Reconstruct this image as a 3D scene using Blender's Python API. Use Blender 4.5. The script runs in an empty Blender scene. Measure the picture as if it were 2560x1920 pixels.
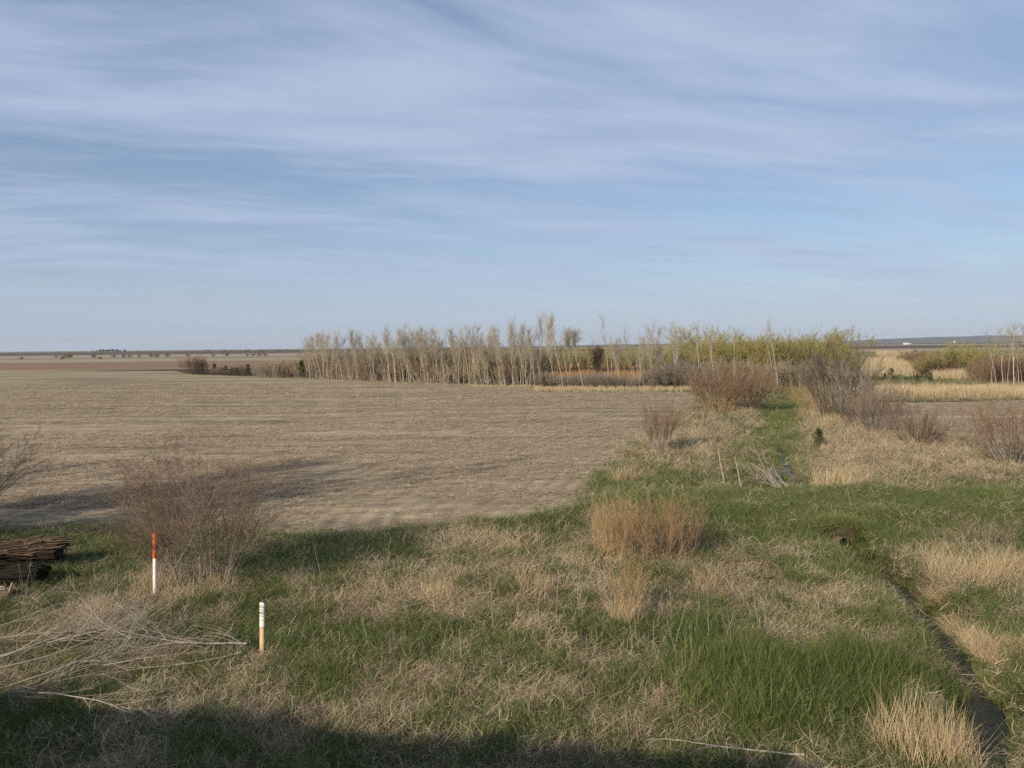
import bpy, math
import numpy as np
from mathutils import Vector, Matrix

PI = math.pi
scene = bpy.context.scene
ROOT = scene.collection
rs = np.random.default_rng(11)

# ------------------------------------------------------------------ camera
H, FPX = 5.8, 1848.0
PITCH = math.atan((960 - 866) / FPX)
ROLL = 0.0095
_f = np.array([0, math.cos(PITCH), -math.sin(PITCH)])
_u0 = np.array([0, math.sin(PITCH), math.cos(PITCH)])
_x = np.array([1.0, 0, 0])
_r = _x * math.cos(ROLL) - _u0 * math.sin(ROLL)
_u = _u0 * math.cos(ROLL) + _x * math.sin(ROLL)


def at(px, py, z=0.0):
    """point of the level z seen at a pixel of the 2560 px photograph (camera calibration)"""
    d = _f + _r * ((px - 1280) / FPX) - _u * ((py - 960) / FPX)
    t = (z - H) / d[2]
    return np.array([d[0] * t, d[1] * t, z])


def proj(x, y, z=0.0):
    p = [x, y, z - H]
    w = p[0] * _f[0] + p[1] * _f[1] + p[2] * _f[2]
    w = np.maximum(w, 1e-3)
    a = p[0] * _r[0] + p[1] * _r[1] + p[2] * _r[2]
    b = p[0] * _u[0] + p[1] * _u[1] + p[2] * _u[2]
    return 1280 + FPX * a / w, 960 - FPX * b / w


cam = bpy.data.cameras.new('camera')
cam.sensor_width = 36
cam.lens = FPX / 2560 * 36
cam.clip_start = 0.05
cam.clip_end = 40000
camo = bpy.data.objects.new('camera', cam)
ROOT.objects.link(camo)
camo.matrix_world = Matrix(((_r[0], _u[0], -_f[0], 0), (_r[1], _u[1], -_f[1], 0),
                            (_r[2], _u[2], -_f[2], H), (0, 0, 0, 1)))
scene.camera = camo

# ------------------------------------------------------------------ light and sky
SUN_EL, SUN_AZ = math.radians(25), math.radians(40)     # the sun stands behind and to the left
EXPO = 0.12
sun = bpy.data.lights.new('sun', 'SUN')
sun.energy = 4.9
sun.angle = math.radians(0.53)
sun.color = (1.0, 0.87, 0.68)
suno = bpy.data.objects.new('sun', sun)
ROOT.objects.link(suno)
to_sun = Vector((-math.sin(SUN_AZ) * math.cos(SUN_EL), -math.cos(SUN_AZ) * math.cos(SUN_EL), math.sin(SUN_EL)))
suno.rotation_euler = to_sun.to_track_quat('Z', 'Y').to_euler()
suno.location = (-30, -40, 40)
scene.view_settings.view_transform = 'Standard'
scene.view_settings.look = 'None'
scene.view_settings.exposure = EXPO
scene.view_settings.gamma = 1.0
scene.view_settings.use_curve_mapping = False


class NT:
    """small helper to write node trees"""

    def __init__(s, tree):
        s.t = tree
        s.t.nodes.clear()

    def n(s, kind, **kw):
        nd = s.t.nodes.new(kind)
        for k, v in kw.items():
            setattr(nd, k, v)
        return nd

    def link(s, a, b):
        s.t.links.new(a, b)

    def val(s, sock, v):
        if hasattr(v, 'is_linked') or isinstance(v, bpy.types.NodeSocket):
            s.link(v, sock)
        else:
            sock.default_value = v

    def math(s, op, a, b=None, c=None, clamp=False):
        m = s.n('ShaderNodeMath', operation=op, use_clamp=clamp)
        s.val(m.inputs[0], a)
        if b is not None:
            s.val(m.inputs[1], b)
        if c is not None:
            s.val(m.inputs[2], c)
        return m.outputs[0]

    def vmath(s, op, a, b=None):
        m = s.n('ShaderNodeVectorMath', operation=op)
        s.val(m.inputs[0], a)
        if b is not None:
            s.val(m.inputs[1], b)
        return m.outputs[0]

    def mix(s, fac, a, b, blend='MIX'):
        m = s.n('ShaderNodeMix', data_type='RGBA', blend_type=blend)
        s.val(m.inputs[0], fac)
        for i, v in ((6, a), (7, b)):
            if isinstance(v, (tuple, list)) and len(v) == 3:
                v = (*v, 1)
            s.val(m.inputs[i], v)
        return m.outputs[2]

    def noise(s, vec, scale, detail=4, rough=0.55, dist=0.0):
        m = s.n('ShaderNodeTexNoise')
        if vec is not None:
            s.link(vec, m.inputs['Vector'])
        m.inputs['Scale'].default_value = scale
        m.inputs['Detail'].default_value = detail
        m.inputs['Roughness'].default_value = rough
        m.inputs['Distortion'].default_value = dist
        return m.outputs['Fac']

    def ramp(s, fac, stops, interp='LINEAR'):
        m = s.n('ShaderNodeValToRGB')
        cr = m.color_ramp
        cr.interpolation = interp
        while len(cr.elements) < len(stops):
            cr.elements.new(0.5)
        for e, (p, c) in zip(cr.elements, stops):
            e.position = p
            e.color = (*c, 1) if len(c) == 3 else c
        s.val(m.inputs[0], fac)
        return m.outputs[0]

    def rng(s, v, a, b, c=0.0, d=1.0, smooth=True):
        m = s.n('ShaderNodeMapRange', interpolation_type='SMOOTHSTEP' if smooth else 'LINEAR')
        s.val(m.inputs[0], v)
        for i, q in zip((1, 2, 3, 4), (a, b, c, d)):
            m.inputs[i].default_value = q
        return m.outputs[0]

    def mapping(s, vec, loc=(0, 0, 0), rot=(0, 0, 0), scale=(1, 1, 1)):
        m = s.n('ShaderNodeMapping')
        s.link(vec, m.inputs[0])
        m.inputs[1].default_value = loc
        m.inputs[2].default_value = rot
        m.inputs[3].default_value = scale
        return m.outputs[0]


SKY_STRENGTH = 0.105
world = bpy.data.worlds.new('World')
scene.world = world
world.use_nodes = True
w = NT(world.node_tree)
sky = w.n('ShaderNodeTexSky', sky_type='NISHITA', sun_disc=False)
sky.sun_elevation = SUN_EL
sky.sun_rotation = PI + SUN_AZ          # measured clockwise from +Y
sky.altitude = 200
sky.air_density = 1.0
sky.dust_density = 1.2
sky.ozone_density = 2.0
tc = w.n('ShaderNodeTexCoord')
sep = w.n('ShaderNodeSeparateXYZ')
w.link(tc.outputs['Generated'], sep.inputs[0])
zc = w.math('ADD', w.math('MAXIMUM', sep.outputs[2], 0.0), 0.085)
plane = w.n('ShaderNodeCombineXYZ')
w.link(w.math('DIVIDE', sep.outputs[0], zc), plane.inputs[0])
w.link(w.math('DIVIDE', sep.outputs[1], zc), plane.inputs[1])
pl = plane.outputs[0]
# a layer of thin high cloud: long soft streaks with a bend in them
warp = w.n('ShaderNodeTexNoise')
w.link(pl, warp.inputs['Vector'])
warp.inputs['Scale'].default_value = 0.45
warp.inputs['Detail'].default_value = 2
wv = w.vmath('MULTIPLY', w.vmath('SUBTRACT', warp.outputs['Color'], (0.5, 0.5, 0.5)), (0.75, 0.75, 0))
pw = w.vmath('ADD', pl, wv)
m1 = w.mapping(w.mapping(pw, rot=(0, 0, math.radians(-28))), loc=(3.1, 1.7, 0), scale=(0.30, 1.15, 1))
n1 = w.noise(m1, 1.0, 6, 0.52, 0.15)
m2 = w.mapping(w.mapping(pw, rot=(0, 0, math.radians(-10))), loc=(7.3, 4.1, 0), scale=(0.55, 1.9, 1))
n2 = w.noise(m2, 1.3, 7, 0.58, 0.3)
m3 = w.mapping(pl, loc=(1.0, 9.0, 0), scale=(0.35, 0.45, 1))
n3 = w.noise(m3, 1.0, 3, 0.5)
cov = w.math('ADD', w.math('MULTIPLY', n1, 0.62), w.math('MULTIPLY', n2, 0.22))
cov = w.math('ADD', cov, w.math('MULTIPLY', n3, 0.30))
m5 = w.mapping(w.mapping(pw, rot=(0, 0, math.radians(-20))), loc=(2.0, 5.0, 0), scale=(1.5, 4.6, 1))
n5 = w.noise(m5, 1.0, 8, 0.62, 0.5)
cov = w.math('ADD', cov, w.math('MULTIPLY', w.math('SUBTRACT', n5, 0.5), 0.24))
cov = w.rng(cov, 0.45, 0.68, 0.0, 1.0)
elev = sep.outputs[2]
hor = w.rng(elev, 0.0, 0.16, 1.0, 0.0)
calm = w.rng(elev, 0.01, 0.17, 0.85, 0.0)
cov = w.math('ADD', w.math('MULTIPLY', cov, w.math('SUBTRACT', 1.0, calm)), w.math('MULTIPLY', calm, 0.72))
cov_s = w.math('ADD', w.math('MULTIPLY', cov, 0.68), 0.28)
k = 1.0 / SKY_STRENGTH
cl_hi = (0.412 * k, 0.503 * k, 0.675 * k, 1)
cl_lo = (0.430 * k, 0.505 * k, 0.640 * k, 1)
cloud = w.mix(hor, cl_hi, cl_lo)
n4 = w.noise(m2, 2.4, 5, 0.55)
cloud = w.mix(w.math('MULTIPLY', w.rng(n4, 0.35, 0.7, 0.0, 0.5), w.math('SUBTRACT', 1.0, calm)), cloud, (0.315 * k, 0.395 * k, 0.58 * k, 1))
skyc = w.mix(1.0, sky.outputs[0], (0.88, 0.92, 0.98, 1), 'MULTIPLY')
colr = w.mix(cov_s, skyc, cloud)
bg = w.n('ShaderNodeBackground')
w.link(colr, bg.inputs[0])
bg.inputs[1].default_value = SKY_STRENGTH
wo = w.n('ShaderNodeOutputWorld')
w.link(bg.outputs[0], wo.inputs[0])


# ------------------------------------------------------------------ numeric helpers
def _hash(ix, iy, seed):
    n = (ix.astype(np.int64) * 374761393 + iy.astype(np.int64) * 668265263 + seed * 982451653) & 0x7fffffff
    n = ((n ^ (n >> 13)) * 1274126177) & 0x7fffffff
    n = (n ^ (n >> 16)) & 0x7fffffff
    return n / float(0x7fffffff)


def vnoise(x, y, seed=0):
    x = np.asarray(x, float)
    y = np.asarray(y, float)
    ix, iy = np.floor(x), np.floor(y)
    fx, fy = x - ix, y - iy
    fx = fx * fx * (3 - 2 * fx)
    fy = fy * fy * (3 - 2 * fy)
    a, b = _hash(ix, iy, seed), _hash(ix + 1, iy, seed)
    c, d = _hash(ix, iy + 1, seed), _hash(ix + 1, iy + 1, seed)
    return (a * (1 - fx) + b * fx) * (1 - fy) + (c * (1 - fx) + d * fx) * fy


def fbm(x, y, seed=0, octv=4):
    s = 0
    a = 0.5
    for i in range(octv):
        s = s + a * vnoise(x, y, seed + i * 17)
        x, y, a = x * 2.03 + 5.1, y * 2.03 + 1.7, a * 0.5
    return s / (1 - 0.5 ** octv)


def sstep(a, b, v):
    t = np.clip((v - a) / (b - a), 0, 1)
    return t * t * (3 - 2 * t)


def dist_line(x, y, pts):
    x = np.asarray(x, float)
    y = np.asarray(y, float)
    best = np.full(np.broadcast(x, y).shape, 1e9)
    for (x0, y0), (x1, y1) in zip(pts[:-1], pts[1:]):
        dx, dy = x1 - x0, y1 - y0
        t = np.clip(((x - x0) * dx + (y - y0) * dy) / (dx * dx + dy * dy + 1e-9), 0, 1)
        best = np.minimum(best, np.hypot(x - x0 - t * dx, y - y0 - t * dy))
    return best


def in_poly(x, y, poly):
    x = np.asarray(x, float)
    y = np.asarray(y, float)
    r = np.zeros(x.shape, bool)
    j = len(poly) - 1
    for i in range(len(poly)):
        xi, yi = poly[i]
        xj, yj = poly[j]
        c = ((yi > y) != (yj > y)) & (x < (xj - xi) * (y - yi) / (yj - yi + 1e-12) + xi)
        r ^= c
        j = i
    return r


# ------------------------------------------------------------------ layout of the ground
WATER_Z = -0.56
STREAM = [tuple(at(px, py, WATER_Z)[:2]) for px, py in
          [(2108, 1376), (2140, 1408), (2172, 1432), (2205, 1452), (2250, 1488), (2300, 1540), (2345, 1592),
           (2392, 1640), (2415, 1690), (2432, 1725), (2458, 1762), (2472, 1812), (2478, 1880), (2490, 2000)]]
BRANCH = [tuple(at(px, py, -0.3)[:2]) for px, py in [(2452, 1752), (2490, 1756), (2540, 1772), (2600, 1786), (2700, 1800)]]
DITCH = [tuple(at(px, py, -0.3)[:2]) for px, py in
         [(2010, 1216), (1998, 1196), (1975, 1180), (1962, 1150), (1950, 1118), (1946, 1070), (1962, 1030), (1975, 1000), (1985, 975), (1990, 960)]]
TRICKLE = DITCH[:5]
CROSS = [tuple(at(px, py)[:2]) for px, py in [(1530, 1295), (1750, 1268), (2000, 1262), (2300, 1262), (2700, 1262)]]
PATCH = [(1738, 1220, 55, 8), (1905, 1230, 100, 13)]       # bare earth beside the crossing


CULX, CULY = STREAM[0][0], STREAM[0][1] + 0.05


def height(x, y):
    x = np.asarray(x, float)
    y = np.asarray(y, float)
    z = 0.05 * (fbm(x * 0.35, y * 0.35, 3, 3) - 0.5) + 0.30 * (fbm(x * 0.09 + 9, y * 0.09, 5, 2) - 0.5) * sstep(40, 22, y)
    px, py = proj(x, y)
    rough = sstep(1150, 1350, py) * sstep(60, 30, y)
    z = z + rough * 0.16 * (fbm(x * 1.1, y * 1.1, 21, 3) - 0.5)
    dc = dist_line(x, y, CROSS)
    z = z + 0.16 * sstep(3.6, 1.2, dc)
    ds = dist_line(x, y, STREAM) + 0.22 * (fbm(x * 0.9, y * 0.9, 31, 2) - 0.5)
    z = z - 0.80 * sstep(0.85 + 0.3 * (vnoise(x * 0.7, y * 0.7, 211) - 0.5), 0.10, ds) * sstep(CULY + 0.26, CULY + 0.05, y)
    z = z + 0.30 * np.exp(-(((x - CULX) / 0.9) ** 2 + ((y - CULY - 0.6) / 0.75) ** 2)) * sstep(CULY + 0.03, CULY + 0.25, y)
    db = dist_line(x, y, BRANCH)
    z = z - 0.5 * sstep(0.7, 0.15, db)
    dd = dist_line(x, y, DITCH)
    z = z - 0.42 * sstep(2.3, 0.9, dd)
    dt = dist_line(x, y, TRICKLE)
    z = z - 0.22 * sstep(0.6, 0.2, dt)
    return z


def h1(x, y):
    return float(height(np.array([x]), np.array([y]))[0])


# ------------------------------------------------------------------ mesh helpers
def new_mesh(name, V, Q=None, T=None, attrs=None, smooth=False):
    V = np.asarray(V, np.float32).reshape(-1, 3)
    Q = np.zeros((0, 4), np.int32) if Q is None else np.asarray(Q, np.int32).reshape(-1, 4)
    T = np.zeros((0, 3), np.int32) if T is None else np.asarray(T, np.int32).reshape(-1, 3)
    me = bpy.data.meshes.new(name)
    me.vertices.add(len(V))
    me.vertices.foreach_set('co', V.ravel())
    nl = Q.size + T.size
    me.loops.add(nl)
    me.loops.foreach_set('vertex_index', np.concatenate([Q.ravel(), T.ravel()]))
    me.polygons.add(len(Q) + len(T))
    st = np.concatenate([np.arange(len(Q)) * 4, Q.size + np.arange(len(T)) * 3]).astype(np.int32)
    me.polygons.foreach_set('loop_start', st)
    if smooth:
        me.polygons.foreach_set('use_smooth', np.ones(len(Q) + len(T), bool))
    me.update(calc_edges=True)
    for k_, v in (attrs or {}).items():
        v = np.asarray(v, np.float32)
        if v.ndim == 1:
            a = me.attributes.new(k_, 'FLOAT', 'POINT')
            a.data.foreach_set('value', v)
        else:
            a = me.attributes.new(k_, 'FLOAT_COLOR', 'POINT')
            a.data.foreach_set('color', v.ravel())
    return me


class Geo:
    """collects tubes, ribbons and leaves into one mesh, a random number v per piece"""

    def __init__(s):
        s.V, s.Q, s.A, s.n = [], [], [], 0

    def add(s, V, Q, A):
        s.V.append(V.reshape(-1, 3))
        s.Q.append(Q.reshape(-1, 4) + s.n)
        s.A.append(A.ravel())
        s.n += len(s.V[-1])

    def tubes(s, P, R, sides=3, v=None):
        B, N, _ = P.shape
        t = np.gradient(P, axis=1)
        t /= np.linalg.norm(t, axis=2, keepdims=True) + 1e-9
        ref = np.where(np.abs(t[:, :1, 2:3]) > 0.8, np.array([[[1.0, 0, 0]]]), np.array([[[0, 0, 1.0]]]))
        a = np.cross(t, np.broadcast_to(ref, t.shape))
        a /= np.linalg.norm(a, axis=2, keepdims=True) + 1e-9
        b = np.cross(t, a)
        an = np.arange(sides) / sides * 2 * PI
        V = P[:, :, None, :] + R[:, :, None, None] * (np.cos(an)[None, None, :, None] * a[:, :, None, :] + np.sin(an)[None, None, :, None] * b[:, :, None, :])
        base = (np.arange(B) * N * sides)[:, None, None]
        i = (np.arange(N - 1) * sides)[None, :, None]
        j = np.arange(sides)[None, None, :]
        j2 = (j + 1) % sides
        Q = np.stack([base + i + j, base + i + j2, base + i + sides + j2, base + i + sides + j], -1)
        if v is None:
            v = rs.random(B)
        s.add(V, Q, np.repeat(v, N * sides))

    def ribbons(s, P, W, v=None, side=None):
        B, N, _ = P.shape
        if side is None:
            an = rs.random(B) * 2 * PI
            side = np.stack([np.cos(an), np.sin(an), np.zeros(B)], -1)
        off = side[:, None, :] * W[:, :, None] * 0.5
        V = np.stack([P - off, P + off], 2)
        base = (np.arange(B) * N * 2)[:, None]
        i = (np.arange(N - 1) * 2)[None, :]
        Q = np.stack([base + i, base + i + 1, base + i + 3, base + i + 2], -1)
        if v is None:
            v = rs.random(B)
        s.add(V, Q, np.repeat(v, N * 2))

    def leaves(s, C, size, v=None):
        B = len(C)
        a = rs.normal(size=(B, 3))
        a /= np.linalg.norm(a, axis=1, keepdims=True)
        b = np.cross(a, rs.normal(size=(B, 3)))
        b /= np.linalg.norm(b, axis=1, keepdims=True)
        sz = (size * (0.6 + 0.8 * rs.random(B)))[:, None]
        V = np.stack([C - a * sz, C + b * sz * 0.5, C + a * sz, C - b * sz * 0.5], 1)
        Q = np.arange(B * 4).reshape(B, 4)
        if v is None:
            v = rs.random(B)
        s.add(V, Q, np.repeat(v, 4))

    def mesh(s, name, smooth=False):
        return new_mesh(name, np.concatenate(s.V), np.concatenate(s.Q), None, {'v': np.concatenate(s.A)}, smooth)


def unit(d):
    return d / (np.linalg.norm(d, axis=-1, keepdims=True) + 1e-9)


def grow(start, dirs, length, N, jit=0.12, trop=(0, 0, 0)):
    B = len(start)
    d = unit(np.array(dirs, float))
    P = np.zeros((B, N, 3))
    P[:, 0] = start
    st = (length / (N - 1))[:, None]
    tr = np.asarray(trop, float)
    for i in range(1, N):
        d = unit(d + jit * rs.normal(size=(B, 3)) + tr)
        P[:, i] = P[:, i - 1] + d * st
    return P


def taper(r0, N, tip=0.25):
    t = np.linspace(0, 1, N)[None, :]
    return np.asarray(r0)[:, None] * (1 - t * (1 - tip))


def kids(P, n, t0, t1, ang, up=0.0):
    """n side shoots on every polyline: start, direction, position along the parent, parent index"""
    B, N, _ = P.shape
    idx = np.repeat(np.arange(B), n)
    t = t0 + (t1 - t0) * rs.random(B * n)
    f = t * (N - 1)
    i = np.minimum(f.astype(int), N - 2)
    fr = (f - i)[:, None]
    s = P[idx, i] * (1 - fr) + P[idx, i + 1] * fr
    tan = unit(P[idx, i + 1] - P[idx, i])
    perp = unit(np.cross(tan, rs.normal(size=tan.shape)))
    a = (ang * (0.6 + 0.8 * rs.random(B * n)))[:, None]
    d = unit(tan * np.cos(a) + perp * np.sin(a) + np.array([0, 0, up]))
    return s, d, t, idx


# ------------------------------------------------------------------ object helpers
def link(o):
    ROOT.objects.link(o)
    return o


def tag(o, label=None, cat=None, group=None, kind=None):
    if label:
        o['label'] = label
    if cat:
        o['category'] = cat
    if group:
        o['group'] = group
    if kind:
        o['kind'] = kind
    return o


def obj(name, me, m=None, parent=None):
    o = bpy.data.objects.new(name, me)
    if m and not me.materials:
        me.materials.append(m)
    if parent is not None:
        o.parent = parent
    return link(o)


def thing(name, loc, label, cat, group=None, rz=0.0, sc=1.0):
    o = bpy.data.objects.new(name, None)
    o.empty_display_size = 0.2
    o.location = [float(c) for c in loc]
    o.rotation_euler = (0, 0, rz)
    o.scale = (sc, sc, sc) if not isinstance(sc, tuple) else sc
    return tag(link(o), label, cat, group)


def dup(root, loc, rz=0.0, sc=1.0, label=None, group=None):
    r = root.copy()
    link(r)
    r.location = [float(c) for c in loc]
    r.rotation_euler = (0, 0, rz)
    r.scale = (sc, sc, sc) if not isinstance(sc, tuple) else sc
    if label:
        r['label'] = label
    if group:
        r['group'] = group
    for ch in list(root.children):
        c = ch.copy()
        link(c)
        c.parent = r
    return r


# ------------------------------------------------------------------ materials
def material(name, build):
    m = bpy.data.materials.new(name)
    m.use_nodes = True
    t = NT(m.node_tree)
    out = t.n('ShaderNodeOutputMaterial')
    sh = build(t, m)
    t.link(sh, out.inputs[0])
    return m


def principled(t, col, rough=0.8, spec=0.2, normal=None):
    p = t.n('ShaderNodeBsdfPrincipled')
    t.val(p.inputs['Base Color'], (*col, 1) if isinstance(col, tuple) and len(col) == 3 else col)
    t.val(p.inputs['Roughness'], rough)
    p.inputs['Specular IOR Level'].default_value = spec
    if normal is not None:
        t.link(normal, p.inputs['Normal'])
    return p.outputs[0]


def plant(name, cols, inst=False, wv=0.6, trans=0.0, rough=0.75, spec=0.15):
    """a plant's colours: cols run over a random number per stem and per plant"""
    def build(t, m):
        a = t.n('ShaderNodeAttribute', attribute_name='v')
        if inst:
            b = t.n('ShaderNodeAttribute', attribute_name='tint', attribute_type='INSTANCER').outputs['Fac']
        else:
            b = t.n('ShaderNodeObjectInfo').outputs['Random']
        f = t.math('ADD', t.math('MULTIPLY', a.outputs['Fac'], wv), t.math('MULTIPLY', b, 1 - wv))
        n = len(cols)
        c = t.ramp(f, [(i / (n - 1) * 0.8 + 0.1, cc) for i, cc in enumerate(cols)])
        s = principled(t, c, rough, spec)
        if trans:
            tr = t.n('ShaderNodeBsdfTranslucent')
            t.link(c, tr.inputs[0])
            mx = t.n('ShaderNodeMixShader')
            mx.inputs[0].default_value = trans
            t.link(s, mx.inputs[1])
            t.link(tr.outputs[0], mx.inputs[2])
            s = mx.outputs[0]
        return s
    return material(name, build)


M_GREEN = plant('grass_green', [(0.075, 0.100, 0.028), (0.125, 0.160, 0.044), (0.185, 0.215, 0.066), (0.28, 0.285, 0.115)], True, 0.5, 0.3, 0.55, 0.3)
M_DRY = plant('grass_dry', [(0.34, 0.25, 0.14), (0.50, 0.385, 0.225), (0.64, 0.52, 0.32), (0.74, 0.63, 0.42)], True, 0.55, 0.2)
M_MAT = plant('grass_dead_mat', [(0.13, 0.095, 0.06), (0.28, 0.213, 0.137), (0.49, 0.39, 0.255), (0.70, 0.58, 0.40)], True, 0.6, 0.1)
M_TUSS = plant('tussock_straw', [(0.36, 0.26, 0.145), (0.54, 0.41, 0.24), (0.68, 0.55, 0.35)], False, 0.7, 0.2)
M_STRAW = plant('straw_residue', [(0.11, 0.083, 0.058), (0.21, 0.166, 0.119), (0.345, 0.283, 0.21), (0.56, 0.48, 0.375)], True, 0.7, 0.0)
M_REED = plant('reed', [(0.36, 0.28, 0.165), (0.48, 0.385, 0.24), (0.58, 0.48, 0.31)], True, 0.6, 0.15)
M_RUST = plant('rusty_sedge', [(0.24, 0.13, 0.06), (0.34, 0.20, 0.095), (0.42, 0.28, 0.14)], True, 0.6, 0.15)
M_TWIG_BROWN = plant('twig_brown', [(0.125, 0.085, 0.060), (0.195, 0.138, 0.10), (0.265, 0.195, 0.145)], False, 0.8)
M_TWIG_RED = plant('twig_red', [(0.165, 0.108, 0.070), (0.245, 0.165, 0.108), (0.32, 0.225, 0.150)], False, 0.8)
M_TWIG_TAN = plant('twig_tan', [(0.25, 0.15, 0.08), (0.36, 0.235, 0.12), (0.46, 0.32, 0.175)], False, 0.8)
M_TWIG_GOLD = plant('twig_gold', [(0.31, 0.205, 0.105), (0.44, 0.31, 0.165), (0.54, 0.40, 0.23)], False, 0.8)
M_TWIG_DARK = plant('twig_dark', [(0.10, 0.083, 0.067), (0.155, 0.132, 0.108), (0.21, 0.18, 0.15)], False, 0.8)
M_TWIG_HAZE = plant('twig_tan_brown', [(0.24, 0.19, 0.13), (0.33, 0.265, 0.185), (0.42, 0.345, 0.24)], False, 0.5)
M_TWIG_GREY = plant('twig_grey', [(0.20, 0.162, 0.125), (0.29, 0.24, 0.19), (0.37, 0.315, 0.25)], False, 0.8)
M_TWIG_PALE = plant('twig_pale', [(0.20, 0.16, 0.13), (0.30, 0.245, 0.20), (0.37, 0.31, 0.25)], False, 0.8)
M_DEAD = plant('dead_wood', [(0.20, 0.165, 0.13), (0.33, 0.28, 0.225), (0.46, 0.40, 0.33)], False, 0.7)
M_BARK_PALE = plant('bark_pale', [(0.36, 0.31, 0.24), (0.46, 0.405, 0.32), (0.56, 0.50, 0.40)], False, 0.5)
M_BARK_DARK = plant('bark_dark', [(0.085, 0.065, 0.05), (0.14, 0.11, 0.085)], False, 0.5)
M_CROWN_POP = plant('poplar_twig', [(0.27, 0.235, 0.175), (0.36, 0.315, 0.24), (0.46, 0.405, 0.31)], False, 0.6)
M_OLIVE = plant('willow_spring_leaf', [(0.36, 0.31, 0.125), (0.47, 0.42, 0.175), (0.58, 0.52, 0.235)], False, 0.6, 0.45)
M_CEDAR = plant('cedar_leaf', [(0.03, 0.04, 0.016), (0.06, 0.068, 0.025), (0.10, 0.095, 0.04)], False, 0.9)
M_FARTREE = plant('far_trees', [(0.05, 0.045, 0.035), (0.085, 0.075, 0.055), (0.11, 0.095, 0.065)], False, 0.9)


def ground_mat(t, m):
    tcn = t.n('ShaderNodeTexCoord').outputs['Object']
    col = t.n('ShaderNodeAttribute', attribute_name='tone').outputs['Color']
    n1 = t.noise(tcn, 6.0, 5, 0.65)
    n2 = t.noise(tcn, 45.0, 3, 0.6)
    f = t.math('ADD', t.math('MULTIPLY', n1, 0.6), t.math('MULTIPLY', n2, 0.6))
    c = t.mix(1.0, col, t.ramp(f, [(0.3, (0.45, 0.44, 0.42)), (0.6, (1.0, 1.0, 1.0)), (0.85, (1.5, 1.45, 1.35))]), 'MULTIPLY')
    b = t.n('ShaderNodeBump')
    b.inputs['Strength'].default_value = 0.6
    b.inputs['Distance'].default_value = 0.05
    t.link(f, b.inputs['Height'])
    return principled(t, c, 0.95, 0.1, b.outputs[0])


M_GROUND = material('verge_soil', ground_mat)


def field_mat(t, m):
    tcn = t.n('ShaderNodeTexCoord').outputs['Object']
    big = t.noise(t.mapping(tcn, rot=(0, 0, math.radians(-4)), scale=(0.016, 0.075, 1)), 1.0, 5, 0.6, 0.3)
    mid = t.noise(t.mapping(tcn, scale=(0.40, 0.50, 1)), 1.0, 6, 0.78)
    streak = t.noise(t.mapping(t.mapping(tcn, rot=(0, 0, math.radians(5))), scale=(0.022, 0.42, 1)), 1.0, 5, 0.65, 0.25)
    rowv = t.n('ShaderNodeAttribute', attribute_name='rowd').outputs['Fac']
    rw = t.math('SINE', t.math('ADD', t.math('MULTIPLY', rowv, 2 * PI / 0.76), t.math('MULTIPLY', big, 2.0)))
    rows_ = t.math('MULTIPLY', rw, t.math('ADD', t.math('MULTIPLY', t.noise(tcn, 0.16, 3, 0.6), 0.12), -0.02))
    fine = t.noise(t.mapping(tcn, scale=(2.2, 3.2, 1)), 1.0, 5, 0.7)
    fib = t.noise(t.mapping(tcn, rot=(0, 0, 0.4), scale=(9, 30, 1)), 1.0, 3, 0.7, 0.6)
    f = t.math('ADD', t.math('MULTIPLY', big, 0.30), t.math('MULTIPLY', mid, 0.52))
    f = t.math('ADD', f, t.math('MULTIPLY', fine, 0.35))
    f = t.math('ADD', f, t.math('MULTIPLY', fib, 0.2))
    f = t.math('ADD', f, t.math('MULTIPLY', t.math('SUBTRACT', streak, 0.5), 0.85))
    f = t.math('ADD', f, t.math('ADD', rows_, 0.11))
    c = t.ramp(f, [(0.50, (0.075, 0.057, 0.041)), (0.68, (0.195, 0.153, 0.102)), (0.83, (0.33, 0.258, 0.165)), (1.02, (0.49, 0.405, 0.265))])
    # faint green weeds coming up in patches
    g = t.noise(t.mapping(tcn, loc=(31, 7, 0), scale=(0.022, 0.05, 1)), 1.0, 4, 0.6)
    g2 = t.noise(tcn, 1.3, 3, 0.7)
    gm = t.math('MULTIPLY', t.rng(g, 0.44, 0.64), t.rng(g2, 0.40, 0.60, 0.0, 0.7))
    sepn = t.n('ShaderNodeSeparateXYZ')
    t.link(tcn, sepn.inputs[0])
    gm = t.math('MULTIPLY', gm, t.rng(sepn.outputs[1], 50.0, 85.0))
    c = t.mix(gm, c, (0.115, 0.135, 0.055))
    b = t.n('ShaderNodeBump')
    b.inputs['Strength'].default_value = 0.5
    b.inputs['Distance'].default_value = 0.04
    t.link(t.math('ADD', fine, fib), b.inputs['Height'])
    return principled(t, c, 0.95, 0.1, b.outputs[0])


M_FIELD = material('stubble', field_mat)


def band_mat(name, c0, c1, sx=0.01, sy=0.06):
    def build(t, m):
        tcn = t.n('ShaderNodeTexCoord').outputs['Object']
        a = t.noise(t.mapping(tcn, scale=(sx, sy, 1)), 1.0, 5, 0.6)
        b = t.noise(t.mapping(tcn, scale=(0.25, 0.6, 1)), 1.0, 4, 0.7)
        f = t.math('ADD', t.math('MULTIPLY', a, 0.65), t.math('MULTIPLY', b, 0.4))
        return principled(t, t.ramp(f, [(0.35, c0), (0.7, c1)]), 0.95, 0.1)
    return material(name, build)


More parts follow.
